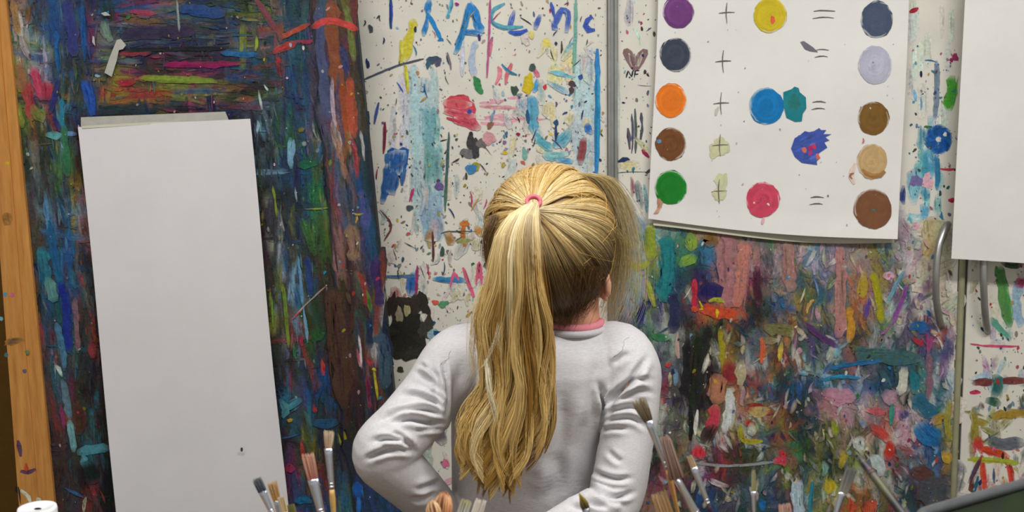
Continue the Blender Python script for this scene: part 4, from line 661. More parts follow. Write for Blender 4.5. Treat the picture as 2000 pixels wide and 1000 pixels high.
me.vertices.foreach_set('co', (co-gorg).astype(np.float32).ravel()); me.polygons.foreach_set('use_smooth', np.ones(len(me.polygons), bool)); me.update(); me.name = 'person'
girl = link('person', me, MAT['skin'], None, gorg)
tag(girl, 'person with long blond ponytail and pale grey long-sleeved top, seen from behind, hands on hips', 'person')
for s_ in (-1, 1):
    mk('eye', *ellip(hd((s_*.028, .074, -.012)), (.011, .010, .008), 14, 10, Rh), MAT['eye'], girl, smooth=True)

# ---- grey top
shirt = [ringmesh([slab(c, h, y, d, Y) for c, h, y, d, Y in TORSO[2:]]), arm(ARM_L), arm(ARM_R)]
me, co, no = remesh(shirt, .0025, 8)
pxy = proj(co); view = CAM-co; view /= np.linalg.norm(view, axis=1)[:, None]; facing = np.clip((no*view).sum(1)*2.2+.35, 0, 1)
disp = np.zeros(len(co))
def crease(pts, w_, depth, ridge=.7, reg=None):
    global disp
    q = interp_path(np.array(pts, float), 24); lo = q.min(0)-w_*4; hi = q.max(0)+w_*4
    idx = np.where(((pxy > lo) & (pxy < hi)).all(1))[0]
    if len(idx) == 0: return
    d2 = ((pxy[idx][:, None]-q[None])**2).sum(2); j = d2.argmin(1); t = j/23.; tg = np.gradient(q, axis=0); tg /= np.linalg.norm(tg, axis=1)[:, None]
    rel = pxy[idx]-q[j]; s_ = rel[:, 0]*-tg[j, 1]+rel[:, 1]*tg[j, 0]; al = np.abs(rel[:, 0]*tg[j, 0]+rel[:, 1]*tg[j, 1])
    env = np.clip(np.minimum(t, 1-t)*4+.12, 0, 1)*np.exp(-(al/(w_*1.5))**2)
    g = -np.exp(-(s_/w_)**2)+ridge*np.exp(-((s_-1.9*w_)/(1.3*w_))**2)+ridge*.6*np.exp(-((s_+1.9*w_)/(1.3*w_))**2)
    disp[idx] += depth*g*env*facing[idx]
CR = [  # left sleeve: folds fanning out from the armpit, bunching at the elbow
 ([(866, 812), (830, 800), (780, 806), (742, 824)], 5, .0045), ([(866, 824), (835, 826), (800, 818), (760, 826)], 6, .006), ([(864, 800), (846, 784), (812, 772), (786, 774)], 5, .004), ([(858, 768), (842, 745), (812, 728)], 5, .0035), ([(856, 742), (838, 722), (820, 712)], 4, .003), ([(864, 836), (838, 838), (810, 840)], 4, .003), ([(868, 790), (852, 772), (838, 762)], 4, .003),
 ([(808, 878), (788, 864), (756, 858), (728, 862)], 5, .0045), ([(806, 882), (780, 878), (750, 882), (715, 896)], 5, .0055), ([(796, 868), (770, 872), (742, 872)], 4, .003), ([(800, 866), (784, 852), (762, 846)], 4, .0028), ([(862, 940), (840, 948), (810, 958)], 6, .0028), ([(850, 962), (826, 972), (800, 974)], 6, .0025), ([(866, 700), (872, 760), (868, 812)], 4, .0035), ([(836, 704), (850, 730), (858, 760)], 5, .0025),
 # right sleeve
 ([(1184, 800), (1204, 772), (1232, 742), (1262, 700)], 6, .0055), ([(1186, 790), (1216, 758), (1244, 742), (1270, 742)], 5, .0045), ([(1188, 804), (1212, 780), (1246, 764), (1274, 768)], 5, .003), ([(1180, 816), (1206, 800), (1236, 796), (1262, 812)], 5, .0035), ([(1176, 828), (1204, 818), (1236, 818), (1262, 836)], 5, .003), ([(1174, 842), (1196, 836), (1226, 838)], 5, .0025), ([(1176, 770), (1178, 800), (1174, 840)], 5, .0045), ([(1170, 745), (1178, 780), (1176, 810)], 6, .003),
 ([(1160, 921), (1180, 930), (1204, 936), (1232, 934)], 5, .004), ([(1150, 950), (1170, 962), (1200, 972), (1236, 962)], 5, .0055), ([(1155, 962), (1186, 980), (1216, 984)], 5, .004), ([(1186, 880), (1204, 896), (1214, 902)], 5, .002), ([(1130, 975), (1150, 985), (1190, 992)], 5, .004), ([(1112, 990), (1136, 996), (1160, 1004)], 5, .003), ([(1230, 690), (1212, 700), (1198, 712)], 6, .002),
 # back
 ([(1095, 760), (1100, 830), (1098, 900), (1100, 970)], 16, .003), ([(1150, 800), (1130, 880), (1126, 960)], 14, .003), ([(900, 700), (898, 780), (906, 860)], 12, .0025), ([(885, 730), (884, 800), (892, 880)], 9, .002), ([(1172, 690), (1158, 760), (1164, 830)], 14, .002), ([(1078, 880), (1090, 930), (1070, 985)], 18, .003)]
for c_ in CR: crease(c_[0], c_[1], c_[2]*1.8)
ph = rng.random((6, 3))*6.3
for k in range(6):
    fr = rng.normal(0, 1, 3); fr *= (34+16*k)/np.linalg.norm(fr); disp += .00055/(1+.35*k)*np.sin(co@fr+ph[k, 0])
co2 = co+no*disp[:, None]
v0 = girl.location
me.vertices.foreach_set('co', (co2-gorg).astype(np.float32).ravel()); me.polygons.foreach_set('use_smooth', np.ones(len(me.polygons), bool)); me.update(); me.name = 'top'
top = link('top', me, MAT['shirt'], girl, gorg); top['label'] = 'pale grey heather long-sleeved top'
# shoulder seams: follow the shirt surface
def surf(px_, py_):
    d2 = ((pxy-np.array([px_, py_]))**2).sum(1)-facing*400; cand = np.argsort(d2)[:40]; cand = cand[(no[cand]*view[cand]).sum(1) > 0]
    return co2[cand[np.argmin(co2[cand][:, 1])]]
for q in ([(1230, 652), (1216, 668), (1205, 684), (1198, 700)], [(880, 676), (868, 700), (866, 740), (866, 790)]):
    pth = np.array([surf(*p) for p in interp_path(np.array(q, float), 9)]); pth = interp_path(pth, 20); pth[:, 1] -= .0006
    mk('seam', *tube(pth, .0004, 6), MAT['seam'], top, smooth=True)
# collar of the pink shirt underneath, and ribbed neckline of the top
def ring_tube(c, y, hw, d, Y, r, n=40, front=0):
    q = slab(c, hw, y, d, Y, 0, 2.0, n); q = np.concatenate([q, q[:1]]); q[:, 2] += -.016*np.maximum(0, (q[:, 1]-Y)/d)
    return tube(q, r, 10)
v, f = ring_tube(1122, 629, 52, .047, 1.502, .0055); mk('undershirt_collar', v, f, MAT['pink'], girl, smooth=True)
v, f = ring_tube(1121, 639, 60, .052, 1.500, .0045); mk('neckline', v, f, MAT['shirt'], top, smooth=True)
for A in (ARM_L, ARM_R):
    q = np.array(A[-2:]); c = P(q[:, 0], q[:, 1], q[:, 2]); d = c[1]-c[0]; d /= np.linalg.norm(d)
    mk('cuff', *tube([c[1]-d*.018, c[1]-d*.004, c[1]+d*.006], [.0285, .0275, .0262], 24), MAT['shirt'], top, smooth=True)
# trousers and shoes (below the frame)
tr = [ringmesh([slab(1016, 148+8, 1100, .082), slab(1016, 160, 1140, .088), slab(1016, 162, 1200, .090), slab(1016, 150, 1260, .085)])]+[leg(s_, .006) for s_ in (-1, 1)]
me, co_, no_ = remesh(tr, .006, 4); me.vertices.foreach_set('co', (co_-gorg).astype(np.float32).ravel()); me.polygons.foreach_set('use_smooth', np.ones(len(me.polygons), bool)); me.name = 'trousers'
link('trousers', me, MAT['jeans'], girl, gorg)
for s_ in (-1, 1):
    sx_ = hx+s_*.072; so = mk('shoe', *ellip((sx_, 1.54, .042), (.040, .105, .038), 22, 14), MAT['shoe'], girl, smooth=True)
    a = np.linspace(0, 2*math.pi, 28, endpoint=False); rg = np.stack([sx_+.043*np.cos(a), 1.54+.108*np.sin(a), 0*a], 1)
    mk('sole', *ringmesh([rg, rg+[0, 0, .02]]), MAT['sole'], so)

# ---- hair
def strands(name, paths, rad, cols, parent, mat=MAT['hair']):
    """paths (N,M,3), rad (N,M), cols (N,M,3) -> three-sided tubes in one mesh"""
    N, Mm, _ = paths.shape; t = np.gradient(paths, axis=1); t /= np.linalg.norm(t, axis=2)[..., None]+1e-9
    ref = np.array([.31, -.9, .2]); u = np.cross(t, ref); u /= np.linalg.norm(u, axis=2)[..., None]+1e-9; w_ = np.cross(t, u)
    V = np.stack([paths+rad[..., None]*(math.cos(a)*u+math.sin(a)*w_) for a in (0, 2.094, 4.189)], 2)   # N,M,3,3
    cols3 = np.repeat(cols[:, :, None], 3, 2)
    base = (np.arange(N)*Mm*3)[:, None, None]+(np.arange(Mm-1)*3)[None, :, None]+np.arange(3)[None, None]; nx_ = base-np.arange(3)+(np.arange(3)+1) % 3
    f = np.stack([base, nx_, nx_+3, base+3], -1).reshape(-1, 4)
    return mk(name, V.reshape(-1, 3), f, mat, parent, cols3.reshape(-1, 3), True)
RX, RY, RZU, RZD = .0885, .1015, .0930, .1160
def scalp(d, k=1.0):
    """unit directions -> points on the hair surface (egg shaped)"""
    rz = np.where(d[..., 2] > 0, RZU, RZD); return HC+np.stack([d[..., 0]*RX, d[..., 1]*RY, d[..., 2]*rz], -1)*np.asarray(k)[..., None]
def unit(v): return v/np.linalg.norm(v, axis=-1)[..., None]
tied = unit(np.array([-.24, -.86, .43])); TIE = scalp(tied, np.array(1.02))
# hair cap (under-layer)
V, Fc = ellip((0, 0, 0), (1, 1, 1), 48, 36); keep = ~((V[:, 1] > .30) & (V[:, 2] < .42)) & ~(V[:, 2] < -.97)
cap = scalp(V, np.full(len(V), .985)); idx = -np.ones(len(V), int); idx[keep] = np.arange(keep.sum())
Fc = [tuple(idx[i] for i in q) for q in Fc if all(keep[i] for i in q)]
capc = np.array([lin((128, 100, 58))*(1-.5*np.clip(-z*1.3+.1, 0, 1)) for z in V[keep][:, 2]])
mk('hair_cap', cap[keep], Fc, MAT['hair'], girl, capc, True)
BLOND = lin((242, 214, 146)); GOLD = lin((212, 170, 94)); PALE = lin((254, 246, 212)); BROWN = lin((104, 78, 44)); DARK = lin((70, 52, 32))
def scalp_strands(N):
    d = unit(rng.normal(0, 1, (N*4, 3))); ang = np.arccos(np.clip(d@tied, -1, 1))
    ok = (ang > .55) & (ang < 2.15) & ~((d[:, 1] > .22+.25*rng.random(N*4)) & (d[:, 2] < .5)) & (d[:, 2] > -.95); d = d[ok][:N]; ang = ang[ok][:N]; n = len(d); Mm = 16
    # clump directions a little so that the hair lies in locks
    az = np.arctan2(d@unit(np.cross(tied, [0, 0, 1.])), d@np.cross(unit(np.cross(tied, [0, 0, 1.])), tied))
    lock = np.floor((az+math.pi)/(2*math.pi)*64); lk = rng.normal(0, 1, (66, 3)); lift = rng.uniform(.985, 1.03, 66)[lock.astype(int) % 66]+rng.normal(0, .006, n)
    t = np.linspace(0, 1, Mm)[None]; A = ang[:, None]; s1 = np.sin((1-t)*A)/np.sin(A); s2 = np.sin(t*A)/np.sin(A)
    D = s1[..., None]*d[:, None]+s2[..., None]*tied; wob = np.sin(t*3.1)[..., None]*lk[lock.astype(int) % 66][:, None]*.03+np.sin(t*rng.uniform(3, 9, (n, 1))+rng.random((n, 1))*6)[..., None]*rng.normal(0, .012, (n, 1, 3))
    D = unit(D+wob); k = lift[:, None]+.012*np.sin(math.pi*t)+.02*t**6; pth = scalp(D, k)
    pth = pth+(TIE-scalp(tied[None], np.array([1.02])))*0
    rad = np.full((n, Mm), .00042)*rng.uniform(.7, 1.3, (n, 1)); rad[:, 0] *= .4
    mixc = np.clip(rng.normal(.5, .28, n)+.35*lk[lock.astype(int) % 66][:, 0]*.5, 0, 1)[:, None, None]
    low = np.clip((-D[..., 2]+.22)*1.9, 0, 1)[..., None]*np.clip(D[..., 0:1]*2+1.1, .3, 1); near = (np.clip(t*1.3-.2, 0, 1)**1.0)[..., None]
    c = GOLD*(1-mixc)+BLOND*mixc; c = c*(1-.8*near*mixc)+PALE*.8*near*mixc; rt = (BROWN*(1-mixc)+DARK*mixc)  # sheen towards the tie is painted in as paler strand colour
    c = c*(1-.95*low*(1-.3*near))+rt*.95*low*(1-.3*near)  # nape: naturally browner hair, with its shade also mixed into the colour
    return pth, rad, c*rng.uniform(.75, 1.15, (n, 1, 1))
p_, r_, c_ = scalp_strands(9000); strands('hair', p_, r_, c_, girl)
# short curly baby hair at the nape
n = 700; Mm = 9; x0 = rng.uniform(1085, 1185, n); y0 = rng.uniform(470, 622, n); ok = (x0 < 1188-(y0-450)*.45); x0 = x0[ok]; y0 = y0[ok]; n = len(x0)
t = np.linspace(0, 1, Mm)[None]; ph_ = rng.random((n, 1))*6.3; amp = rng.uniform(3, 9, (n, 1)); dirx = rng.normal(.2, .8, (n, 1))
X_ = x0[:, None]+dirx*18*t+amp*np.sin(t*rng.uniform(2, 6, (n, 1))+ph_); Y_ = y0[:, None]+rng.uniform(4, 26, (n, 1))*t+amp*np.cos(t*5+ph_)*.6
dx = (P(X_, Y_, np.full(X_.shape, YG))-HC); zz = np.where(dx[..., 2] > 0, dx[..., 2]/RZU, dx[..., 2]/RZD); rr = np.clip(1-(dx[..., 0]/RX)**2-zz**2, .02, 1); dep = HC[1]-RY*np.sqrt(rr)*1.0-.003
pth = P(X_, Y_, dep); strands('nape_curls', pth, np.full((n, Mm), .00036), np.repeat((BROWN*rng.uniform(.5, 2.4, (n, 1)))[:, None], Mm, 1), girl)
# ponytail: locks of strands following the photo's outline
rows_y = np.array([397, 404, 425, 460, 510, 570, 640, 700, 760, 810, 860, 900, 940, 990.])
left_x = np.array([1034, 1016, 990, 968, 956, 950, 932, 930, 938, 926, 894, 878, 886, 920.]); right_x = np.array([1050, 1052, 1054, 1058, 1064, 1070, 1080, 1084, 1080, 1070, 1066, 1066, 1052, 1020.])
mid_d = np.array([1.392, 1.372, 1.358, 1.352, 1.352, 1.358, 1.372, 1.382, 1.386, 1.386, 1.386, 1.386, 1.386, 1.386]); thick = np.array([.008, .012, .018, .022, .024, .026, .026, .026, .024, .022, .020, .017, .014, .008])
nl = 120; per = 78; Mm = 30
PT = []; PR = []; PC = []
for i in range(nl):
    a = rng.uniform(-1, 1); b_ = rng.uniform(-1, 1)*math.sqrt(max(.02, 1-a*a)); yend = 992-82*abs(a+.05)-rng.random()*48 if rng.random() < .85 else rng.uniform(760, 900)
    yy = 396+(yend-396)*np.linspace(0, 1, Mm)**.9
    lx = np.interp(yy, rows_y, left_x); rx_ = np.interp(yy, rows_y, right_x); dm = np.interp(yy, rows_y, mid_d); th = np.interp(yy, rows_y, thick)
    tt = np.linspace(0, 1, Mm); ph1 = rng.random()*6.3; wl = rng.uniform(210, 430); am = rng.uniform(3, 11)*np.clip((yy-470)/180, 0, 1)
    drift = a+.35*rng.normal()*tt**2; cx = (lx+rx_)/2+drift*(rx_-lx)/2*.86+am*np.sin(yy/wl*6.28+ph1)
    tipc = np.clip((tt-.82)/.18, 0, 1)**2; cx = cx-np.sign(a)*tipc*rng.uniform(0, 42)*(1.3 if a > .3 else .8)
    cd_ = dm+b_*th+.004*np.sin(yy/wl*6.28*.8+ph1+1.7)*np.clip((yy-470)/200, 0, 1)
    wdt = rng.uniform(4, 12)*np.interp(tt, [0, .1, .5, .85, 1], [.35, .7, 1, .8, .22]); n = per
    o1 = rng.normal(0, .55, (n, 1)); o2 = rng.normal(0, .55, (n, 1)); tw = rng.uniform(-2.5, 2.5)*tt+ph1
    ox = o1*np.cos(tw)-o2*np.sin(tw)*.6; oy = o1*np.sin(tw)*.6+o2*np.cos(tw)
    fz = rng.normal(0, 1.1, (n, 1))*np.sin(tt*rng.uniform(3, 12, (n, 1))+rng.random((n, 1))*6)*np.clip(tt*2, 0, 1)
    lenf = 1-np.abs(rng.normal(0, .05, (n, 1))); ys = 396+(yy-396)[None]*lenf
    pth = P(cx[None]+ox*wdt+fz, ys, cd_[None]+oy*wdt*.0006)
    tone = np.clip(rng.normal(.5, .42)-.55*max(0, a-.35)+.25*max(0, -b_), 0, 1); base = GOLD*(1-tone)+BLOND*tone if tone > .25 else lin((150, 110, 54))*(1-tone*2)+GOLD*tone*2
    if rng.random() < .09: base = PALE*.5+BLOND*.5
    gold = lin((204, 160, 68)); c = base[None, None]*(1-.35*tt[None, :, None])+gold*.35*tt[None, :, None]
    nearp = np.clip(1-(yy-396)/150, 0, 1)[None, :, None]*.5; c = c*(1-nearp)+PALE*nearp  # highlight just below the tie, painted into the ponytail colour
    PT.append(pth); PC.append(c*rng.uniform(.78, 1.2, (n, 1, 1))); PR.append(np.full((n, Mm), .00040)*rng.uniform(.7, 1.3, (n, 1))*np.interp(tt, [0, .9, 1], [1, 1, .4])[None])
pt_ = strands('ponytail', np.concatenate(PT), np.concatenate(PR), np.concatenate(PC), girl); pt_['label'] = 'long golden blond ponytail'
# inner core so that the ponytail is not see-through
core = []
for y, l, r, d, th in zip(rows_y[1:-2], left_x[1:-2], right_x[1:-2], mid_d[1:-2], thick[1:-2]):
    a = np.linspace(0, 2*math.pi, 16, endpoint=False); c = P((l+r)/2, y, d+.004); core.append(np.stack([c[0]+np.cos(a)*(r-l)/2*.72*d/F, c[1]+np.sin(a)*th*.6, np.full(16, c[2])], 1))
v, f = ringmesh(core); mk('ponytail_core', v, f, MAT['hair'], pt_, np.tile(lin((140, 102, 52)), (len(v), 1)), True)
# loose wisps beside the face, and flyaways
def loose(name, ctrl, n, spread, dspread, rad, col, Mm=18, jag=2.0):
    ctrl = np.array(ctrl, float); base = interp_path(ctrl, Mm); off = rng.normal(0, 1, (n, 1)); tt = np.linspace(0, 1, Mm)[None]
    sp = np.interp(tt[0], [0, .3, 1], [spread[0], spread[1], spread[2]])
    X_ = base[None, :, 0]+off*sp+jag*np.sin(tt*rng.uniform(3, 14, (n, 1))+rng.random((n, 1))*6.3)*rng.uniform(.3, 1.8, (n, 1)); Y_ = base[None, :, 1]+rng.normal(0, 8, (n, 1))*tt
    lf = rng.uniform(.55, 1, (n, 1)); k = tt*lf*(Mm-1); i0 = np.clip(k.astype(int), 0, Mm-2); fr_ = k-i0
    X_ = np.take_along_axis(X_, i0, 1)*(1-fr_)+np.take_along_axis(X_, i0+1, 1)*fr_; Y_ = np.take_along_axis(Y_, i0, 1)*(1-fr_)+np.take_along_axis(Y_, i0+1, 1)*fr_
    D_ = np.broadcast_to(base[None, :, 2], X_.shape)+rng.normal(0, dspread, (n, 1))
    return strands(name, P(X_, Y_, D_), np.full((n, Mm), rad)*np.linspace(1, .5, Mm)[None], np.repeat((np.asarray(col)*rng.uniform(.7, 1.2, (n, 1)))[:, None], Mm, 1), girl)
WSP = lin((206, 186, 136))
loose('loose_hair', [(1130, 338, 1.49), (1175, 352, 1.50), (1204, 395, 1.515), (1218, 450, 1.53), (1222, 520, 1.54), (1212, 590, 1.545), (1186, 640, 1.54)], 300, (12, 14, 26), .012, .00027, WSP)
loose('loose_hair', [(1150, 345, 1.50), (1190, 372, 1.51), (1208, 410, 1.52), (1216, 430, 1.525)], 40, (6, 4, 4), .006, .0003, PALE)
loose('loose_hair', [(1190, 440, 1.50), (1206, 480, 1.51), (1196, 560, 1.52), (1180, 630, 1.52)], 180, (6, 12, 18), .010, .00027, lin((170, 146, 96)))
loose('loose_hair', [(968, 420, 1.45), (952, 460, 1.44), (950, 500, 1.44), (955, 520, 1.44)], 120, (5, 5, 4), .008, .0003, BROWN)
loose('loose_hair', [(950, 560, 1.39), (935, 620, 1.385), (928, 690, 1.39), (936, 750, 1.395)], 60, (6, 10, 8), .006, .00028, BLOND)
loose('loose_hair', [(985, 600, 1.36), (975, 650, 1.355), (955, 700, 1.36), (930, 722, 1.37)], 46, (7, 5, 3), .003, .0003, PALE)
loose('loose_hair', [(960, 640, 1.37), (930, 700, 1.39), (910, 740, 1.40), (896, 772, 1.41)], 7, (5, 10, 12), .003, .00025, PALE)
loose('loose_hair', [(950, 700, 1.365), (956, 760, 1.36), (966, 800, 1.362), (972, 835, 1.365)], 30, (3, 3, 2), .002, .0003, PALE)
loose('loose_hair', [(1060, 690, 1.38), (1070, 760, 1.38), (1066, 830, 1.382), (1048, 880, 1.385)], 40, (10, 8, 8), .004, .0003, BLOND)
loose('nape_hair', [(1108, 520, 1.408), (1106, 566, 1.420), (1100, 602, 1.440), (1092, 640, 1.450)], 420, (30, 24, 15), .006, .00034, BROWN, 16, 4.)
loose('nape_hair', [(1148, 520, 1.416), (1140, 570, 1.432), (1124, 604, 1.452), (1112, 624, 1.460)], 200, (16, 14, 13), .005, .00032, BROWN*1.3, 16, 4.)
# flyaways around the outline of the head
n = 150; Mm = 10; a = rng.uniform(-.4, math.pi+.5, n); d = np.stack([np.cos(a), rng.normal(-.15, .25, n), np.sin(a)*1.0], 1); d = unit(d); t = np.linspace(0, 1, Mm)[None]
tg = rng.normal(0, .35, (n, 1, 3))+(tied-d)[:, None]*.35; D_ = d[:, None]+tg*t[..., None]; D_ = D_/np.linalg.norm(D_, axis=2)[..., None]
pth = scalp(D_, 1.0+rng.uniform(.01, .07, (n, 1))*np.sin(math.pi*t*rng.uniform(.5, 1, (n, 1)))); strands('flyaway_hair', pth, np.full((n, Mm), .00022), np.repeat((GOLD*rng.uniform(.8, 1.4, (n, 1)))[:, None], Mm, 1), girl)
# pink hair tie
tn = P(1042, 396, mid_d[0]); R = np.array(Matrix.Rotation(math.radians(62), 3, 'X'))
for k, dz_ in enumerate((0, .0045)):
    a = np.linspace(0, 2*math.pi, 33); rg = np.stack([np.cos(a)*.0088, np.sin(a)*.0075, 0*a+dz_], 1)@R.T+tn
    o = mk('hair_tie', *tube(rg, .0024, 10), MAT['tie'], girl, smooth=True)
    o['label'] = 'pink elastic hair tie'

# ------------------------------------------------------------------ table with jars of brushes in the foreground
TZ = .70
tb = empty('table', (0, .98, 0), 'low work table carrying the brush jars in front of the girl', 'table')
mk('table_top', *box(-.95, 1.0, .66, 1.27, TZ-.03, TZ, .004), MAT['table'], tb)
for x in (-.9, .95):
    for y in (.71, 1.22): mk('leg', *tube([(x, y, 0), (x, y, .3), (x, y, TZ-.03)], .018, 12), MAT['steel'], tb)
def jar(px_, Yj, lab, r=.046, h=.115):
    c = P(px_, proj(np.array([[(px_-1000)/F*Yj, Yj, TZ]]))[0, 1], Yj); c[2] = TZ
    e = empty('brush_jar', c, lab, 'jar')
    mk('glass', *lathe(c, [(r*.9, .0), (r, .006), (r, h*.8), (r*.9, h*.9), (r*.9, h), (r*.84, h), (r*.84, h*.9), (r*.93, h*.8), (r*.93, .008), (.001, .008)], 28), MAT['jar'], e, smooth=True)
    return c
def brush(name, tip, fer, end, Yt, jarc, wpx, bl, hc, label, flare=1.25, ferw=1.0, shape='flat', fc=None, hl=None, group='paint brushes in the jars'):
    """tip/fer/end are photo points: bristle tip, bristle-ferrule joint, ferrule-handle joint; the handle runs on to the jar's floor"""
    s_ = Yt/F; a = P(*tip, Yt); b0 = P(*fer, Yt); c = P(*end, Yt)
    tail = np.array([jarc[0]+rng.normal(0, .004), jarc[1]+rng.normal(0, .004), TZ+.014])
    e = empty(name, tail, label, 'brush', group); w_ = wpx*s_/2
    ax = (a-b0)/np.linalg.norm(a-b0); sd = np.cross(ax, [0, 1., 0]); sd /= np.linalg.norm(sd)
    # bristles: a tuft of separate hairs
    n = 90; Mm = 5; t = np.linspace(0, 1, Mm)[None]; u = rng.uniform(-1, 1, (n, 1)); v_ = rng.uniform(-1, 1, (n, 1)); L = np.linalg.norm(a-b0)
    if shape == 'round': rr = np.sqrt(np.abs(u)); th_ = v_*math.pi; u = rr*np.cos(th_); v_ = rr*np.sin(th_)
    wid = (1+(flare-1)*np.sin(t*1.57)) if shape != 'point' else (1+.25*np.sin(t*math.pi))*(1-t**2*.92)
    if shape == 'round': wid = (1+(flare-1)*np.sin(t*2.4))*np.sqrt(np.clip(1-(t*.9)**6, .05, 1))
    ll = L*(rng.uniform(.8, 1.02, (n, 1)) if shape == 'flat' else np.sqrt(np.clip(1-.4*u**2, .3, 1)))
    pth = b0+ax*((ll*t)[..., None])+sd*((u*w_*.95*wid)[..., None])+np.array([0, 1., 0])*((v_*w_*(.35 if shape == 'flat' else .9)*wid)[..., None])
    cc = np.array([lin(x) for x in bl]); col = cc[0]*(1-t[..., None])+cc[-1]*t[..., None]; col = np.broadcast_to(col, (n, Mm, 3))*rng.uniform(.75, 1.2, (n, 1, 1))
    strands('bristles', pth, np.full((n, Mm), w_*.13)*np.linspace(1, .45, Mm)[None], col, e, MAT['bristle'])
    k = interp_path([c, c*.5+b0*.5, b0], 8); fl = np.linspace(0, 1, 8)
    rad = [(w_*ferw*(.62+.38*q), w_*ferw*(.62-.2*q if shape == 'flat' else .62+.3*q)) for q in fl]
    v, f = tube(k, rad, 16)
    fo = mk('ferrule', v, f, MAT['chrome'], e, smooth=True)
    for q in (.06, .14):
        p0 = c+(b0-c)*q; dd = (b0-c)/np.linalg.norm(b0-c); rr_ = w_*ferw*(.68); mk('crimp', *tube([p0-dd*.0012, p0, p0+dd*.0012], [rr_*.9, rr_*1.04, rr_*.9], 16), MAT['chrome'], fo, smooth=True)
    hp = interp_path([tail, tail*.5+c*.5, c*.85+tail*.15, c], 16); hr = w_*ferw*.62
    v, f = tube(hp, np.interp(np.linspace(0, 1, 16), [0, .6, .85, 1], [.35, .8, 1.25, 1])*hr, 12)
    mk('handle', v, f, MAT['handle'], e, np.tile(lin(hc), (len(v), 1)), True)
    return e
J1 = jar(628, 1.12, 'clear jar of brushes in front of the dark painting board'); J2 = jar(886, 1.10, 'clear jar of brushes in front of the girl on the left', .05, .16); J3 = jar(1150, 1.12, 'clear jar of brushes in front of the girl on the right'); J4 = jar(1425, 1.14, 'clear jar of brushes below the paint mixing poster'); J5 = jar(1590, 1.12, 'clear jar holding the pinkish brush and the grey-bristled brush'); _ts = P(1678, 892, .98); _te = P(1762, 1003, .93); _tl = _te+(_te-_ts)*((TZ+.02-_te[2])/(_te[2]-_ts[2])); J6 = jar(float(proj(_tl[None])[0, 0]), float(_tl[1]), 'clear jar holding one dark brush beside the dark tub')
off = lambda j, dx, dy=0: np.array([j[0]+dx, j[1]+dy, j[2]])
WD = (206, 166, 96)
brush('paint_brush', (500, 934), (512, 960), (532, 1002), 1.10, off(J1, -.012, -.01), 17, [(66, 78, 96), (120, 124, 128)], (110, 90, 110), 'brush with dark blue-grey bristles, leftmost in the jar by the board', 1.1)
brush('paint_brush', (530, 940), (540, 978), (552, 1030), 1.12, off(J1, -.014, .012), 14, [(206, 156, 90), (226, 190, 140)], (200, 190, 170), 'brush with sandy splayed bristles in front of the grey paper sheet', 1.5)
brush('paint_brush', (548, 970), (556, 1000), (566, 1040), 1.09, off(J1, .0, -.014), 13, [(216, 190, 140), (226, 206, 170)], WD, 'short pale brush tip just right of the sandy splayed brush', 1.2)
brush('paint_brush', (567, 985), (572, 1004), (580, 1040), 1.13, off(J1, .01, .016), 16, [(130, 128, 70), (150, 146, 96)], WD, 'olive-stained brush tip at the lower edge of the grey paper', 1.0)
brush('paint_brush', (600, 886), (611, 936), (628, 1004), 1.11, off(J1, .012, -.006), 20, [(188, 120, 104), (232, 184, 160)], (186, 190, 196), 'flat brush with pinkish-peach bristles and broad silver ferrule', 1.25, 1.15)
brush('paint_brush', (642, 841), (641, 876), (648, 955), 1.11, off(J1, .026, .01), 13, [(216, 184, 150), (240, 222, 196)], (212, 172, 104), 'tall thin brush with splayed pale bristles and pale wood handle', 1.7, 1.25)
brush('paint_brush', (868, 963), (862, 1012), (866, 1060), 1.10, off(J2, -.006), 40, [(206, 140, 90), (236, 184, 140)], WD, 'thick mop brush with orange-peach rounded bristles before the left forearm', 1.15, .7, 'round')
brush('paint_brush', (842, 978), (850, 1014), (858, 1060), 1.08, off(J2, -.014, -.012), 28, [(216, 160, 110), (236, 200, 160)], WD, 'smaller peach mop brush left of the orange-peach one', 1.15, .7, 'round')
brush('paint_brush', (912, 976), (902, 1006), (896, 1050), 1.10, off(J2, .004, .012), 22, [(200, 204, 206), (212, 206, 160)], WD, 'brush tip with white and yellow-green paint below the ponytail', 1.0)
brush('paint_brush', (940, 976), (930, 1008), (918, 1060), 1.10, off(J2, .014, -.006), 24, [(226, 214, 200), (240, 232, 222)], WD, 'cream flat brush tip under the ponytail end', 1.0)
brush('paint_brush', (1130, 961), (1144, 992), (1150, 1040), 1.10, off(J3, 0), 16, [(86, 70, 60), (160, 136, 40)], (60, 40, 60), 'pointed brush with olive-yellow bristles before the right cuff', 1.0, 1.0, 'point')
brush('paint_brush', (1246, 780), (1266, 822), (1304, 916), 1.12, off(J4, -.02, .02), 18, [(112, 92, 76), (176, 160, 126)], (196, 150, 90), 'long brush with dark olive soft bristles touching the right elbow', 1.7, .9)
brush('paint_brush', (1298, 852), (1322, 934), (1362, 1010), 1.09, off(J4, .0, -.02), 30, [(120, 90, 76), (190, 160, 150)], (204, 150, 60), 'wide brush with brown bristles and broad shiny ferrule', .75, 1.0)
brush('paint_brush', (1346, 890), (1355, 913), (1384, 986), 1.13, off(J4, .016, .022), 12, [(206, 176, 136), (216, 192, 156)], (64, 40, 70), 'small flat brush with short tan bristles and pale ferrule', 1.0, 1.2)
brush('paint_brush', (1286, 962), (1300, 1004), (1316, 1050), 1.10, off(J4, -.03, -.012), 32, [(200, 160, 110), (222, 190, 146)], WD, 'broad blond bristle brush at the bottom right of the elbow', 1.0)
brush('paint_brush', (1472, 918), (1472, 960), (1473, 1010), 1.13, off(J4, .03, .0), 9, [(176, 170, 120), (196, 190, 150)], (206, 196, 160), 'thin upright cream-painted brush below the poster', .9, 1.2)
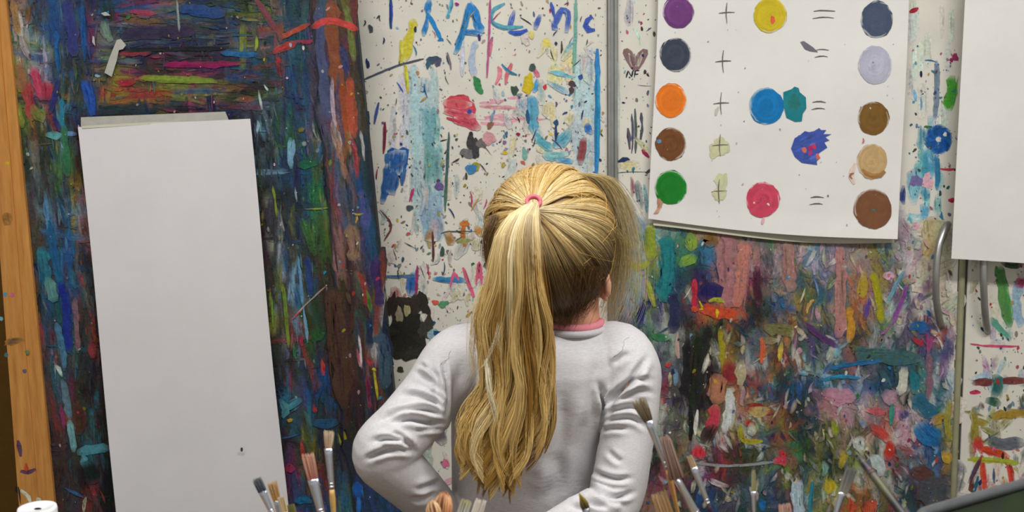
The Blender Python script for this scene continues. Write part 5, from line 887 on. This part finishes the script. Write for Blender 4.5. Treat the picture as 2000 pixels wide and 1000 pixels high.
brush('paint_brush', (1532, 984), (1534, 1006), (1540, 1040), 1.10, off(J5, -.016), 24, [(206, 160, 140), (216, 180, 166)], WD, 'pinkish brush tip barely rising at the bottom edge', 1.0)
brush('paint_brush', (1664, 914), (1646, 962), (1630, 1012), 1.12, off(J5, .012), 17, [(150, 146, 132), (130, 132, 130)], (120, 120, 130), 'brush with clumped grey bristles and shiny ferrule leaning right', 1.35, 1.0)
# dark brush standing on its bristles: only the handle shows
e = empty('paint_brush', off(J6, 0, 0)+[0, 0, .014], 'long dark paint-streaked brush handle slanting at the lower right', 'brush', 'paint brushes in the jars')
q = interp_path([_ts, _ts*.7+_te*.3, _te, _tl], 24)
v, f = tube(q, np.interp(np.linspace(0, 1, 24), [0, .06, .4, 1], [.0022, .0032, .0042, .0034]), 12); hc = np.tile(lin((40, 38, 42)), (len(v), 1))
for i in range(24):
    if rng.random() < .4: hc[i*12:(i*12+12)] = lin([(150, 146, 120), (60, 64, 110), (196, 90, 90), (150, 150, 60), (96, 92, 90)][int(rng.random()*5)])*.22+hc[i*12]*.78
mk('handle', v, f, MAT['handle'], e, hc, True)
# dark tub standing on the table at the lower right
A = P(1770, 1002, 1.06); Bq = P(2010, 962, 1.16); zr = float(A[2])
d = (Bq-A)*[1, 1, 0]; d /= np.linalg.norm(d); nrm = np.array([d[1], -d[0], 0])
tub = empty('paint_tub', (*(A+d*.15+nrm*.065)[:2], TZ), 'dark paint-stained plastic tub rim at the bottom right corner', 'tub')
def rrect(L, Wd, z, grow, n=8):
    pts = []; r = .03
    for cx, cy, a0 in ((L-r, r, -1.571), (L-r, Wd-r, 0), (r, Wd-r, 1.571), (r, r, 3.1416)):
        for a in np.linspace(a0, a0+1.571, n): pts.append((cx+math.cos(a)*(r+grow), cy+math.sin(a)*(r+grow)))
    return np.array([A*[1, 1, 0]+d*x+nrm*y+[0, 0, z] for x, y in pts])
LT, WT = .30, .13
slope = (Bq[2]-A[2])/np.linalg.norm((Bq-A)[:2])
body = [rrect(LT, WT, TZ, -.02), rrect(LT, WT, zr-.008, -.003), rrect(LT, WT, zr-.006, -.006), rrect(LT, WT, TZ+.008, -.024)]
mk('tub_body', *ringmesh(body), MAT['tub'], tub, smooth=True)
q = rrect(LT, WT, zr-.004, -.002); q = np.concatenate([q, q[:2]]); mk('rim', *tube(q, .006, 10), MAT['tubrim'], tub, smooth=True)
# white bottle at the lower left
c = P(73, 1000, 1.14); zt = float(P(73, 990, 1.14)[2]); bt = empty('paint_bottle', (c[0], c[1], TZ), 'white plastic bottle top at the bottom left by the pine plank', 'bottle')
mk('bottle_body', *lathe((c[0], c[1], TZ), [(.030, 0), (.033, .006), (.033, .10), (.024, .125), (.017, zt-TZ-.035)], 28), MAT['plastic'], bt, smooth=True)
mk('cap', *lathe((c[0], c[1], zt-.035), [(.0195, 0), (.0203, .002), (.0203, .032), (.0195, .035), (.0165, .035), (.016, .0335), (.001, .0335)], 28), MAT['plastic'], bt, smooth=True)
mk('spout_hole', *ellip((c[0]+.002, c[1]-.003, zt-.001), (.004, .002, .0012), 12, 8), MAT['gap'], bt)
